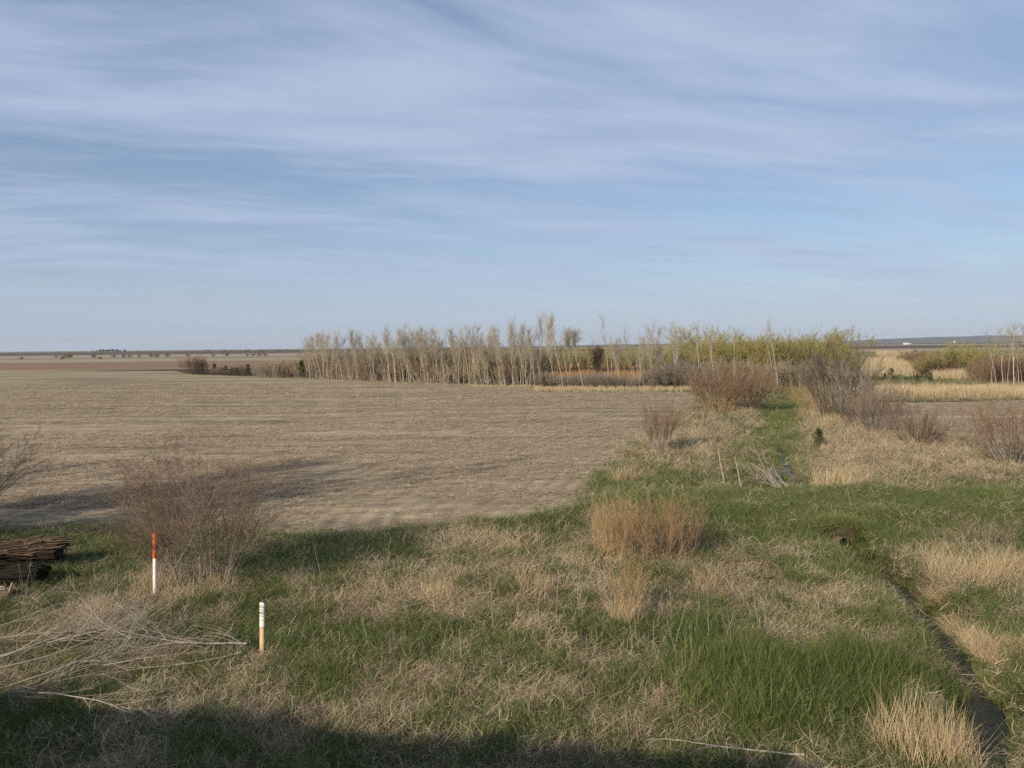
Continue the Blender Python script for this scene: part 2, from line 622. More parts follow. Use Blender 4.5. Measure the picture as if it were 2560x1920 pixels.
M_PLOUGH = band_mat('ploughed_soil', (0.17, 0.105, 0.065), (0.30, 0.205, 0.13))
M_FAR_PALE = band_mat('far_pale_stubble', (0.25, 0.20, 0.145), (0.38, 0.31, 0.225))
M_FAR_DARK = band_mat('far_dark_soil', (0.075, 0.06, 0.048), (0.14, 0.105, 0.08))
M_FAR_OLIVE = band_mat('far_olive_grass', (0.16, 0.14, 0.075), (0.26, 0.22, 0.12))
M_MARSH = band_mat('marsh_soil', (0.14, 0.10, 0.055), (0.27, 0.20, 0.11), 0.05, 0.1)

# ------------------------------------------------------------------ the ground sheet
FIELD_PX = [(-900, 1322), (0, 1322), (200, 1318), (420, 1322), (640, 1330), (800, 1338), (950, 1330), (1060, 1318), (1170, 1306),
            (1300, 1296), (1420, 1290), (1466, 1262), (1480, 1225), (1502, 1192), (1545, 1150), (1592, 1108),
            (1650, 1070), (1700, 1040), (1745, 1012), (1752, 986), (1700, 982), (1500, 974), (1300, 964), (1050, 955),
            (900, 950), (770, 944), (640, 941), (480, 936), (440, 927), (0, 925.5), (-900, 930)]
FIELD2_PX = [(2170, 1055), (2150, 1018), (2180, 1004), (2320, 1006), (2560, 1002), (3300, 998), (3300, 1110), (2560, 1108), (2440, 1100), (2330, 1082)]
FIELD_XY = [tuple(at(*p)[:2]) for p in FIELD_PX]
FIELD2_XY = [tuple(at(*p)[:2]) for p in FIELD2_PX]

rows = [6.0]
while rows[-1] < 9000:
    yv = rows[-1]
    rows.append(yv + (0.085 if yv < 24 else min(yv * 0.0075, 400) if yv < 900 else yv * 0.03))
rows = np.array(rows)
uu = np.concatenate([np.linspace(-2.2, -0.62, 60)[:-1], np.linspace(-0.62, 0.62, 330), np.linspace(0.62, 2.2, 60)[1:]])
YY, UU = np.meshgrid(rows, uu, indexing='ij')
XX = (YY + 4.0) * UU
ZZ = height(XX, YY) * sstep(400, 120, YY) - 0.02 * (YY > 200)
nr, nc = XX.shape
GV = np.stack([XX, YY, ZZ], -1).reshape(-1, 3)
ii = np.arange((nr - 1))[:, None] * nc + np.arange(nc - 1)[None, :]
GQ = np.stack([ii, ii + 1, ii + nc + 1, ii + nc], -1).reshape(-1, 4)
FC = GV[GQ].mean(1)
fx, fy = FC[:, 0], FC[:, 1]
wob = 0.35 * (fbm(fx * 0.8, fy * 0.8, 41, 3) - 0.5) * np.minimum(fy / 25, 3) * 2
fpx, fpy = proj(fx, fy)
yhor = 866 - 0.0095 * (fpx - 1280)
dep = yhor - 0  # horizon row for the column
dd_ = fpy - yhor
reg = np.zeros(len(FC), int)
reg[in_poly(fx + wob, fy + wob * 0.7, FIELD_XY)] = 1
reg[in_poly(fx + wob, fy + wob * 0.7, FIELD2_XY)] = 1
lw = (fbm(fx * 0.01, fy * 0.0, 51, 2) - 0.5) * 1.2
left = fx < -0.03 * fy + 0 * fy
d2 = dd_ + lw
band = np.zeros(len(FC), int)
far = (reg == 0) & (fy > 205) & (fx < 0.02 * fy)
reg[far & (d2 < 49)] = 2          # ploughed
reg[far & (d2 < 29)] = 3          # pale
reg[far & (d2 < 21.5)] = 5        # olive ditch line
reg[far & (d2 < 19)] = 3
reg[far & (d2 < 11.5)] = 4        # dark
reg[far & (d2 < 4.0)] = 5
farr = (reg == 0) & (fy > 190) & (fx >= 0.02 * fy)
reg[farr & (d2 < 58)] = 6         # marsh
reg[farr & (d2 < 33)] = 5
reg[farr & (d2 < 22)] = 3
reg[farr & (d2 < 14.5)] = 4
reg[farr & (d2 < 7)] = 3
reg[farr & (d2 < 4.5)] = 4
# colour of the verge: thatch, green floor, bare earth
gx, gy = GV[:, 0], GV[:, 1]


def blobs(px, py, lst):
    s = np.zeros_like(px)
    k_ = sstep(1150, 1500, py)
    px = px + 260 * k_ * (fbm(px / 130, py / 70, 231, 3) - 0.5)
    py = py + 150 * k_ * (fbm(px / 130, py / 70, 241, 3) - 0.5)
    for cx, cy, rx, ry, v in lst:
        s += v * np.exp(-(((px - cx) / rx) ** 2 + ((py - cy) / ry) ** 2))
    return s


GREEN_BLOBS = [(2000, 1270, 520, 40, 1.1), (2350, 1270, 400, 42, 1.1), (1620, 1180, 130, 45, 0.45), (1900, 1320, 260, 45, 0.8), (2190, 1390, 120, 60, 0.9),
               (1480, 1220, 70, 40, 0.8), (1960, 1050, 45, 95, 1.3), (1930, 1160, 60, 60, 0.8), (250, 1345, 420, 26, 1.0), (350, 1420, 380, 60, 0.45),
               (760, 1400, 170, 60, 0.5), (1900, 1700, 260, 90, 0.9), (2180, 1660, 200, 90, 0.55), (2500, 1560, 90, 40, 0.7), (2540, 1640, 60, 40, 0.6),
               (1500, 1640, 200, 60, 0.5), (1050, 1600, 250, 70, 0.45), (820, 1640, 200, 90, 0.4), (2540, 1830, 60, 80, 0.8), (1350, 1340, 110, 30, 0.6),
               (2050, 1800, 250, 90, 0.5), (1330, 1250, 200, 50, 0.0), (2300, 1540, 60, 60, 0.3), (450, 1850, 500, 70, 0.35), (1150, 1420, 300, 60, 0.2),
               (1700, 1520, 160, 50, 0.2), (2450, 1460, 70, 30, 0.4), (1620, 1035, 90, 16, 0.5), (1760, 1190, 120, 20, 0.4)]
DRY_BLOBS = [(2440, 1390, 150, 80, 1.2), (2440, 1640, 90, 70, 1.2), (2350, 1530, 60, 50, 0.7), (2080, 1530, 130, 60, 0.9), (1830, 1480, 140, 60, 0.7), (2050, 1600, 120, 40, 0.6),
             (1000, 1470, 210, 45, 0.9), (1220, 1370, 120, 45, 0.9), (1300, 1460, 160, 60, 0.4), (1600, 1480, 200, 70, 0.5), (1250, 1760, 260, 70, 0.5), (900, 1720, 200, 60, 0.3),
             (2300, 1140, 320, 60, 0.85), (2060, 1160, 110, 60, 0.7), (1700, 1110, 110, 60, 0.7), (2130, 1080, 120, 40, 0.7), (280, 1620, 360, 90, 0.5), (450, 1480, 170, 40, 0.6),
             (1700, 1800, 180, 70, 0.6), (2310, 1850, 160, 60, 0.9), (2040, 990, 26, 60, 0.8), (900, 1850, 300, 50, 0.35), (250, 1500, 120, 40, 0.4)]


def green_of(x, y):
    px, py = proj(x, y)
    near = sstep(1290, 1400, py)
    g = 0.56 + blobs(px, py, GREEN_BLOBS) * (1 - 0.45 * near) - blobs(px, py, DRY_BLOBS) * (0.62 - 0.22 * near)
    g = g + 1.1 * (fbm(x * 0.55, y * 0.55, 61, 3) - 0.5) + 1.9 * (fbm(x * 1.7, y * 1.7, 71, 3) - 0.5) + 0.9 * (vnoise(x * 5.5, y * 5.5, 77) - 0.5)
    return np.clip(g, 0, 1)


gg = green_of(gx, gy)[:, None]
tone = (1 - gg) * np.array([[0.085, 0.062, 0.038]]) + gg * np.array([[0.026, 0.028, 0.012]])
tpx, tpy = proj(gx, gy)
bare = np.zeros(len(gx))
for cx, cy, rx, ry in PATCH:
    bare = np.maximum(bare, np.clip(1.4 - ((tpx - cx) / rx) ** 2 - ((tpy - cy) / ry) ** 2, 0, 1))
bare *= sstep(0.3, 0.5, fbm(gx * 2, gy * 2, 81, 3))
bare = np.maximum(bare, np.clip(1.3 - ((gx - CULX - 0.05) / 0.30) ** 2 - ((gy - CULY - 0.22) / 0.2) ** 2, 0, 0.12))
tone = tone * (1 - bare[:, None]) + bare[:, None] * np.array([[0.31, 0.225, 0.15]])
dsm = np.minimum(dist_line(gx, gy, STREAM), dist_line(gx, gy, TRICKLE))
mud = (sstep(0.50, 0.22, dsm) * ~((gy > CULY + 0.05) & (gy < CULY + 4)))[:, None]
tone = tone * (1 - mud) + mud * np.array([[0.045, 0.036, 0.026]])
tone = np.concatenate([tone, np.ones((len(tone), 1))], 1)


# crop rows: across the field, turning along its right end
EDGE = FIELD_XY[10:20]
de_ = dist_line(gx, gy, EDGE)
wq = sstep(13, 11.5, de_ + 2.0 * (fbm(gx * 0.1, gy * 0.1, 191, 2) - 0.5))
rowd = np.where(wq > 0.5, de_, gy * 0.997 - gx * 0.07)


def region(name, mask, m, label, cat):
    q = GQ[mask]
    u_, inv = np.unique(q.ravel(), return_inverse=True)
    at_ = {'tone': tone[u_]}
    if name == 'stubble_field':
        at_['rowd'] = rowd[u_]
    me = new_mesh(name, GV[u_], inv.reshape(-1, 4), None, at_, True)
    return tag(obj(name, me, m), label, cat, kind='structure')


region('ground', reg == 0, M_GROUND, 'grassy brown verge ground between the camera bank and the fields', 'ground')
region('stubble_field', reg == 1, M_FIELD, 'wide flat harvested field covered in pale crop residue', 'field')
region('ploughed_field', reg == 2, M_PLOUGH, 'reddish brown ploughed strip beyond the stubble field', 'field')
region('pale_field', reg == 3, M_FAR_PALE, 'pale tan far fields in strips below the horizon', 'field')
region('dark_field', reg == 4, M_FAR_DARK, 'dark bare far fields just below the horizon', 'field')
region('olive_field', reg == 5, M_FAR_OLIVE, 'olive grass strips between the far fields', 'field')
region('marsh_ground', reg == 6, M_MARSH, 'brown marshy ground behind the tree row', 'ground')


def water_mat(t, m):
    tcn = t.n('ShaderNodeTexCoord').outputs['Object']
    n = t.noise(t.mapping(tcn, rot=(0, 0, 0.5), scale=(16, 5, 1)), 1.0, 4, 0.65, 0.8)
    b = t.n('ShaderNodeBump')
    b.inputs['Strength'].default_value = 0.9
    b.inputs['Distance'].default_value = 0.06
    t.link(n, b.inputs['Height'])
    return principled(t, (0.014, 0.013, 0.011), 0.05, 0.5, b.outputs[0])


M_WATER = material('stream_water', water_mat)


def ribbon_sheet(pts, wd, zf):
    p = np.array(pts)
    s = np.linspace(0, len(p) - 1, (len(p) - 1) * 6 + 1)
    i = np.minimum(s.astype(int), len(p) - 2)
    c = p[i] * (1 - (s - i))[:, None] + p[i + 1] * (s - i)[:, None]
    tg = unit(np.gradient(c, axis=0))
    nn = np.stack([-tg[:, 1], tg[:, 0]], -1)
    wv_ = (wd * (0.55 + 0.9 * vnoise(np.arange(len(c)) * 0.31, np.zeros(len(c)), 201)))[:, None]
    L, R = c - nn * wv_, c + nn * wv_
    z = zf(c)
    V = np.concatenate([np.column_stack([L, z]), np.column_stack([R, z])])
    n = len(c)
    a = np.arange(n - 1)
    return V, np.stack([a, a + 1, a + 1 + n, a + n], -1)


V, Q = ribbon_sheet(STREAM, 0.25, lambda c: np.full(len(c), WATER_Z))
tag(obj('stream', new_mesh('stream', V, Q), M_WATER), 'narrow dark stream running from the culvert to the lower right', 'stream', kind='structure')
V, Q = ribbon_sheet(TRICKLE, 0.35, lambda c: np.full(len(c), -0.50))
tag(obj('ditch_water', new_mesh('ditch_water', V, Q), M_WATER), 'thin trickle of water in the green ditch beyond the crossing', 'water', kind='structure')

# bank the photographer stands on, unseen; crest raised to shade the bottom edge
ang = math.atan(-0.18)
prof = [(-40, -0.4), (-16, -0.4), (-10, 4.5), (-9, 4.7), (0.3, 4.7), (1.0, 4.55), (7.4, -0.12), (8.2, -0.5)]
xs = np.linspace(-90, 90, 121)
V = np.array([[x, y + 0.0, z + (0.35 * (fbm(np.array([x * 0.6]), np.array([y]), 181, 3)[0] - 0.5) if 0 < z else 0)] for x in xs for (y, z) in prof])
n = len(prof)
Q = [[i * n + j, (i + 1) * n + j, (i + 1) * n + j + 1, i * n + j + 1] for i in range(len(xs) - 1) for j in range(n - 1)]
me = new_mesh('embankment', V, Q, None, {'tone': np.tile([[0.10, 0.085, 0.05, 1]], (len(V), 1))}, False)
emb = tag(obj('embankment', me, M_GROUND), 'grassy road bank below the camera', 'bank', kind='structure')
emb.rotation_euler = (0, 0, ang)
emb.location = (0, 0.75, 0)


# ------------------------------------------------------------------ scattered plants
def scatter(name, protos, mat_, P, S, RZ, T, label, cat, tilt=0.15):
    """one stuff object: points that carry copies of a few clump meshes"""
    col = bpy.data.collections.new(name + '_clumps')
    for i, me in enumerate(protos):
        if not me.materials:
            me.materials.append(mat_)
        o = bpy.data.objects.new('%s_clump_%02d' % (name, i), me)
        col.objects.link(o)
    n = len(P)
    me = bpy.data.meshes.new(name)
    me.vertices.add(n)
    me.vertices.foreach_set('co', np.asarray(P, np.float32).ravel())
    R = np.column_stack([tilt * rs.normal(size=n), tilt * rs.normal(size=n), RZ])
    a = me.attributes.new('rot', 'FLOAT_VECTOR', 'POINT')
    a.data.foreach_set('vector', R.astype(np.float32).ravel())
    S = np.asarray(S, np.float32)
    if S.ndim == 1:
        S = np.column_stack([S, S, S])
    a = me.attributes.new('scl', 'FLOAT_VECTOR', 'POINT')
    a.data.foreach_set('vector', S.astype(np.float32).ravel())
    a = me.attributes.new('tint', 'FLOAT', 'POINT')
    a.data.foreach_set('value', np.asarray(T, np.float32))
    a = me.attributes.new('idx', 'INT', 'POINT')
    a.data.foreach_set('value', rs.integers(0, len(protos), n).astype(np.int32))
    o = obj(name, me, mat_)
    tag(o, label, cat, kind='stuff')
    g = bpy.data.node_groups.new(name, 'GeometryNodeTree')
    g.interface.new_socket('Geometry', in_out='INPUT', socket_type='NodeSocketGeometry')
    g.interface.new_socket('Geometry', in_out='OUTPUT', socket_type='NodeSocketGeometry')
    gi, go = g.nodes.new('NodeGroupInput'), g.nodes.new('NodeGroupOutput')
    ci = g.nodes.new('GeometryNodeCollectionInfo')
    ci.inputs['Collection'].default_value = col
    ci.inputs['Separate Children'].default_value = True
    ci.inputs['Reset Children'].default_value = True
    ip = g.nodes.new('GeometryNodeInstanceOnPoints')
    ip.inputs['Pick Instance'].default_value = True

    def na(nm, dt):
        q = g.nodes.new('GeometryNodeInputNamedAttribute')
        q.data_type = dt
        q.inputs['Name'].default_value = nm
        return q.outputs[0]
    g.links.new(gi.outputs[0], ip.inputs['Points'])
    g.links.new(ci.outputs[0], ip.inputs['Instance'])
    g.links.new(na('idx', 'INT'), ip.inputs['Instance Index'])
    g.links.new(na('rot', 'FLOAT_VECTOR'), ip.inputs['Rotation'])
    g.links.new(na('scl', 'FLOAT_VECTOR'), ip.inputs['Scale'])
    g.links.new(ip.outputs[0], go.inputs[0])
    o.modifiers.new('scatter', 'NODES').node_group = g
    return o


def blades(n, rad, h0, h1, lean, droop, width, N=5, jit=0.05):
    """a clump of grass blades"""
    G = Geo()
    a = rs.random(n) * 2 * PI
    r = rad * np.sqrt(rs.random(n))
    st = np.stack([r * np.cos(a), r * np.sin(a), np.full(n, -0.02)], -1)
    az = rs.random(n) * 2 * PI
    ln = lean * (0.3 + rs.random(n))
    d = np.stack([np.cos(az) * np.sin(ln), np.sin(az) * np.sin(ln), np.cos(ln)], -1)
    P = grow(st, d, h0 + (h1 - h0) * rs.random(n), N, jit, (0, 0, -droop / N))
    P[:, :, 2] = np.maximum(P[:, :, 2], -0.02 + 0.03 * rs.random((n, 1)))
    W = width * (0.6 + 0.8 * rs.random(n))[:, None] * np.array([1, 0.95, 0.8, 0.55, 0.12] if N == 5 else np.linspace(1, 0.15, N))[None, :]
    G.ribbons(P, W)
    return G


def strands(n, rad, l0, l1, zmax, width, N=4, flat=0.25):
    """lying dead strands"""
    G = Geo()
    a = rs.random(n) * 2 * PI
    r = rad * np.sqrt(rs.random(n))
    st = np.stack([r * np.cos(a), r * np.sin(a), zmax * rs.random(n) ** 1.5], -1)
    az = rs.random(n) * 2 * PI
    d = np.stack([np.cos(az), np.sin(az), flat * rs.normal(size=n)], -1)
    P = grow(st, d, l0 + (l1 - l0) * rs.random(n), N, 0.22, (0, 0, -0.03))
    P[:, :, 2] = np.maximum(P[:, :, 2], 0.004)
    sd = unit(np.cross(P[:, -1] - P[:, 0], rs.normal(size=(n, 3)) * 0.5 + np.array([0, 0, 1.0])))
    W = width * (0.6 + 0.8 * rs.random(n))[:, None] * np.linspace(1, 0.5, N)[None, :]
    G.ribbons(P, W, None, sd)
    return G


def spread(n, y0, y1, umax, power=2.0):
    """points over the fan of ground in front of the bank, thinning out with distance"""
    t = rs.random(n)
    if power == 1.0:
        y = y0 * (y1 / y0) ** t
    else:
        e = 2 - power + 1e-6
        y = (y0 ** e + t * (y1 ** e - y0 ** e)) ** (1 / e)
    x = (y + 2.0) * umax * (2 * rs.random(n) - 1)
    return x, y


def verge_ok(x, y, edge=0.25):
    wb = 0.35 * (fbm(x * 0.8, y * 0.8, 41, 3) - 0.5) * np.minimum(y / 25, 3) * 2
    j = edge * rs.normal(size=len(x))
    ok = ~in_poly(x + wb + j, y + wb * 0.7 + j, FIELD_XY) & ~in_poly(x + wb + j, y + wb * 0.7 + j, FIELD2_XY)
    ok &= dist_line(x, y, STREAM) > 0.16 + 0.26 * sstep(14, 19, y) + 0.25 * (vnoise(x * 1.3, y * 1.3, 221) - 0.4)
    ok &= dist_line(x, y, TRICKLE) > 0.42
    ok &= dist_line(x, y, BRANCH) > 0.12
    px, py = proj(x, y)
    for cx, cy, rx, ry in PATCH:
        ok &= (((px - cx) / rx) ** 2 + ((py - cy) / ry) ** 2 > 0.8) | (rs.random(len(x)) < 0.12)
    return ok, px, py


def on_ground(x, y):
    return np.column_stack([x, y, height(x, y)])


LONG = [(1880, 1710, 240, 90, 1.1), (2180, 1660, 160, 90, 0.8), (2440, 1600, 200, 120, 0.3), (2180, 1390, 110, 60, 0.3), (2000, 1265, 520, 30, -0.35), (2400, 1265, 300, 36, -0.3), (2540, 1830, 60, 80, 0.5)]
green_protos = [blades(64, 0.17, 0.08, 0.27, 0.55, 0.6, 0.0058).mesh('green_tuft') for _ in range(4)] + [blades(30, 0.15, 0.14, 0.42, 0.85, 1.1, 0.0095, 5, 0.08).mesh('coarse_tuft') for _ in range(3)]
x, y = spread(84000, 8.6, 150, 0.80, 1.75)
ok, px, py = verge_ok(x, y)
g = green_of(x, y)
keep = ok & (rs.random(len(x)) < 0.14 + 0.86 * g) & ((y < 60) | (g > 0.6))
x, y, g, px, py = x[keep], y[keep], g[keep], px[keep], py[keep]
s = (0.75 + 0.5 * rs.random(len(x))) * (1 + np.clip((y - 14) / 40, 0, 1.3)) * (0.75 + 0.5 * g)
hz = s * (0.85 + blobs(px, py, LONG)) / (1 + np.clip((y - 16) / 60, 0, 0.6))
tint = np.clip(0.2 + 0.35 * rs.random(len(x)) + 0.9 * (fbm(x * 0.35, y * 0.35, 91, 3) - 0.5) + 0.15 * sstep(22, 30, y), 0, 1)
ex, ey = [], []
for (x0, y0), (x1, y1) in zip(STREAM[:-1], STREAM[1:]):
    L_ = math.hypot(x1 - x0, y1 - y0)
    for _ in range(int(L_ * 70)):
        q = rs.random()
        sd = (0.14 + 0.45 * rs.random() ** 1.5) * (1 if rs.random() < 0.22 else -1)
        if y0 + q * (y1 - y0) > 17.5:
            continue
        ex.append(x0 + q * (x1 - x0) + sd * (y1 - y0) / L_)
        ey.append(y0 + q * (y1 - y0) - sd * (x1 - x0) / L_)
for _ in range(90):
    ex.append(CULX + 0.45 * rs.normal())
    ey.append(CULY + 0.16 + 0.7 * rs.random())
for _ in range(70):
    a_ = rs.random() * 2 - 1
    ex.append(CULX + 0.30 * (1 if a_ > 0 else -1) + 0.7 * a_)
    ey.append(CULY + 0.05 + 0.6 * rs.random())


def along(pts, n_, wid):
    """extra tufts in a band along a line"""
    ls = [math.hypot(b[0] - a[0], b[1] - a[1]) for a, b in zip(pts[:-1], pts[1:])]
    for (a, b, l_) in zip(pts[:-1], pts[1:], ls):
        m_ = int(n_ * l_ / sum(ls))
        q = rs.random(m_)
        o_ = wid * rs.normal(size=m_)
        xx = a[0] + q * (b[0] - a[0]) + o_ * (b[1] - a[1]) / l_
        yy = a[1] + q * (b[1] - a[1]) - o_ * (b[0] - a[0]) / l_
        k_ = (dist_line(xx, yy, TRICKLE) > 0.42) & (dist_line(xx, yy, STREAM) > 0.5)
        ex.extend(xx[k_])
        ey.extend(yy[k_])


along(DITCH, 7500, 0.8)
along(CROSS, 7500, 1.3)
ex, ey = np.array(ex), np.array(ey)
x, y = np.concatenate([x, ex]), np.concatenate([y, ey])
se = (0.8 + 0.5 * rs.random(len(ex))) * (1 + np.clip((ey - 24) / 40, 0, 0.9))
s, hz = np.concatenate([s, se]), np.concatenate([hz, se * (0.7 + 0.4 * rs.random(len(ex))) * np.where(ey > 23.2, 0.7, 1.1)])
tint = np.concatenate([tint, 0.38 + 0.5 * rs.random(len(ex))])
print('green tufts', len(x))
scatter('green_grass', green_protos, M_GREEN, on_ground(x, y), np.column_stack([s, s, hz]), rs.random(len(x)) * 6.28, tint,
        'fresh green spring grass over the verge, crossing and ditch', 'grass')

dry_protos = [blades(44, 0.20, 0.15, 0.50, 0.8, 1.0, 0.0045, 5, 0.12).mesh('dry_tuft') for _ in range(5)]
x, y = spread(42000, 8.6, 140, 0.86, 1.7)
ok, px, py = verge_ok(x, y)
g = green_of(x, y)
dens = np.clip(0.10 + 0.9 * blobs(px, py, DRY_BLOBS) * (0.4 + 1.2 * fbm(x * 0.8, y * 0.8, 101, 3)), 0, 1) * (1 - 0.75 * g)
keep = ok & (rs.random(len(x)) < dens)
x, y, px, py = x[keep], y[keep], px[keep], py[keep]
s = (0.55 + 0.6 * rs.random(len(x))) * (1 + np.clip((y - 16) / 35, 0, 1.2))
print('dry tufts', len(x))
scatter('dry_grass', dry_protos, M_DRY, on_ground(x, y), np.column_stack([s, s, s * 0.8]), rs.random(len(x)) * 6.28,
        np.clip(0.25 + 0.6 * rs.random(len(x)), 0, 1), 'last year\'s tan dry grass standing in patches over the verge', 'dry grass', 0.25)

mat_protos = [strands(80, 0.27, 0.06, 0.28, 0.12, 0.0045, 4, 0.45).mesh('dead_mat') for _ in range(5)]
x, y = spread(46000, 8.6, 110, 0.80, 1.75)
ok, px, py = verge_ok(x, y)
g = green_of(x, y)
keep = ok & (rs.random(len(x)) < 0.15 + 0.65 * (1 - g))
x, y = x[keep], y[keep]
s = (0.7 + 0.6 * rs.random(len(x))) * (1 + np.clip((y - 14) / 35, 0, 1.3))
print('mats', len(x))
scatter('dead_grass_mat', mat_protos, M_MAT, on_ground(x, y), s, rs.random(len(x)) * 6.28,
        np.clip(0.15 + 0.6 * rs.random(len(x)) + 0.9 * (fbm(x * 0.5, y * 0.5, 111, 3) - 0.5), 0, 1),
        'flattened dead grass lying in mats between the green tufts', 'dead grass', 0.06)

# crop residue on the stubble field
straw_protos = [strands(70, 0.55, 0.08, 0.34, 0.06, 0.009, 3, 0.10).mesh('straw_scatter') for _ in range(6)]
x, y = spread(76000, 22, 125, 0.80, 1.4)
inn = in_poly(x + 0.4 * rs.normal(size=len(x)), y + 0.3 * rs.normal(size=len(x)), FIELD_XY) | in_poly(x, y, FIELD2_XY)
d = fbm(x * 0.10, y * 0.42, 121, 4)
d2_ = fbm(x * 0.5, y * 0.5, 131, 3)
de2 = dist_line(x, y, EDGE)
rd2 = np.where(de2 + 2.0 * (fbm(x * 0.1, y * 0.1, 191, 2) - 0.5) < 12.2, de2, y * 0.997 - x * 0.07)
rowp = 1 + 0.75 * np.sin(2 * PI * rd2 / 0.76) * sstep(60, 40, y)
keep = inn & (rs.random(len(x)) < np.clip(0.30 + 3.4 * (d - 0.47) + 1.2 * (d2_ - 0.5), 0.05, 1) * np.clip(rowp, 0, 1.5))
x, y = x[keep], y[keep]
s = (0.7 + 0.6 * rs.random(len(x))) * (1 + np.clip((y - 25) / 60, 0, 1.2))
print('straw', len(x))
scatter('crop_residue', straw_protos, M_STRAW, on_ground(x, y) + np.array([0, 0, 0.005]), np.column_stack([s * 1.3, s * 0.36, np.ones(len(x))]), 0.25 * rs.normal(size=len(x)),
        np.clip(0.1 + 0.8 * rs.random(len(x)), 0, 1), 'pale straw and stalk residue strewn over the harvested field', 'crop residue', 0.02)

# reeds and sedges: strips along the field ends, the marsh behind the trees
reed_protos = [blades(40, 0.6, 0.7, 1.5, 0.16, 0.12, 0.03, 5, 0.05).mesh('reed_clump') for _ in range(4)]


def px_area(n, x0, x1, y0, y1):
    """points over the patch of ground between four photo coordinates"""
    a, b, c, d = at(x0, y0), at(x1, y0), at(x0, y1), at(x1, y1)
    u, v = rs.random(n)[:, None], rs.random(n)[:, None]
    p = (a * (1 - u) + b * u) * (1 - v) + (c * (1 - u) + d * u) * v
    return p[:, 0], p[:, 1]


pts, scs = [], []
for n_, x0, x1, y0, y1, sc_ in [(900, 2190, 2700, 981, 997, 0.75), (420, 1340, 1745, 972, 980, 0.42), (150, 1180, 1345, 966, 969, 0.25),
                                (900, 2140, 2460, 904, 942, 1.2), (500, 2330, 2620, 930, 950, 1.0), (420, 1290, 1600, 905, 922, 1.3), (160, 2190, 2300, 880, 896, 1.2)]:
    x, y = px_area(n_, x0, x1, y0, y1)
    pts.append(on_ground(x, y))
    scs.append(sc_ * (0.7 + 0.6 * rs.random(n_)))
P = np.concatenate(pts)
scatter('reeds', reed_protos, M_REED, P, np.concatenate(scs), rs.random(len(P)) * 6.28, rs.random(len(P)), 'straw coloured reeds in strips at the field ends and behind the trees', 'reeds', 0.05)
pts, scs = [], []
for n_, x0, x1, y0, y1, sc_ in [(900, 1330, 1660, 918, 952, 1.0), (350, 1180, 1340, 930, 955, 0.9)]:
    x, y = px_area(n_, x0, x1, y0, y1)
    pts.append(on_ground(x, y))
    scs.append(sc_ * (0.7 + 0.6 * rs.random(n_)))
P = np.concatenate(pts)
scatter('rusty_sedge', reed_protos_r if False else [blades(40, 0.7, 0.5, 1.2, 0.3, 0.3, 0.035).mesh('sedge_clump') for _ in range(3)], M_RUST, P, np.concatenate(scs),
        rs.random(len(P)) * 6.28, rs.random(len(P)), 'rust brown sedge filling the marsh behind the tree row', 'sedge', 0.05)


# ------------------------------------------------------------------ shrubs
def shrub_meshes(n_stems, h, base_r, lean, stem_r, k1, k2, k3=0, ang=0.45, trop=0.10, jit=0.07, a1=0.25, leaf=0, leaf_size=0.05, twig_r=0.004, l1=0.55, l2=0.45, sub=0.5):
    """bare many-stemmed shrub: mesh of the main stems and mesh of the twigs"""
    G, T = Geo(), Geo()
    a = rs.random(n_stems) * 2 * PI
    r = base_r * np.sqrt(rs.random(n_stems))
    st = np.stack([r * np.cos(a), r * np.sin(a), np.full(n_stems, -0.05)], -1)
    ln = lean * (r / (base_r + 1e-6) * 0.75 + 0.25) * (0.6 + 0.6 * rs.random(n_stems))
    az = a + 0.5 * rs.normal(size=n_stems)
    d = np.stack([np.cos(az) * np.sin(ln), np.sin(az) * np.sin(ln), np.cos(ln)], -1)
    L = h * (0.62 + 0.42 * rs.random(n_stems))
    P0 = grow(st, d, L, 8, jit, (0, 0, trop * 0.5))
    G.tubes(P0, taper(stem_r * (0.6 + 0.6 * rs.random(n_stems)), 8, 0.2), 4)
    s, d, t, idx = kids(P0, k1, a1, 0.97, ang, trop)
    l = L[idx] * l1 * (1.1 - t * 0.75) * (0.5 + 0.7 * rs.random(len(t)))
    P1 = grow(s, d, l, 6, jit * 1.2, (0, 0, trop * 0.6))
    T.tubes(P1, taper(np.maximum(stem_r * 0.42 * (1.1 - t * 0.6), twig_r), 6, 0.35), 3)
    ends = [P1]
    if k2:
        s, d, t, i2 = kids(P1, k2, 0.15, 0.98, ang, trop)
        l2_ = l[i2] * l2 * (1.2 - t * 0.6) * (0.5 + 0.8 * rs.random(len(t)))
        P2 = grow(s, d, l2_, 4, jit * 1.5, (0, 0, trop * 0.5))
        T.tubes(P2, taper(np.full(len(t), twig_r), 4, 0.5), 3)
        ends.append(P2)
        if k3:
            s, d, t, i3 = kids(P2, k3, 0.2, 1.0, ang, trop)
            P3 = grow(s, d, l2_[i3] * sub * (0.6 + 0.8 * rs.random(len(t))), 3, jit * 1.5)
            T.tubes(P3, taper(np.full(len(t), twig_r * 0.8), 3, 0.6), 3)
            ends.append(P3)
    if leaf:
        E = ends[-1]
        c = E.reshape(-1, 3)
        c = c[rs.integers(0, len(c), leaf)] + rs.normal(size=(leaf, 3)) * leaf_size
        c = c[c[:, 2] > h * 0.3]
        T.leaves(c, leaf_size)
    return G, T


def shrub(name, p, label, cat, m_stem, m_twig, group=None, rz=0.0, sc=1.0, **kw):
    G, T = shrub_meshes(**kw)
    z = h1(p[0], p[1])
    o = thing(name, (p[0], p[1], z), label, cat, group, rz, sc)
    obj('trunk', G.mesh('trunk', True), m_stem, o)
    obj('crown', T.mesh('crown'), m_twig, o)
    return o


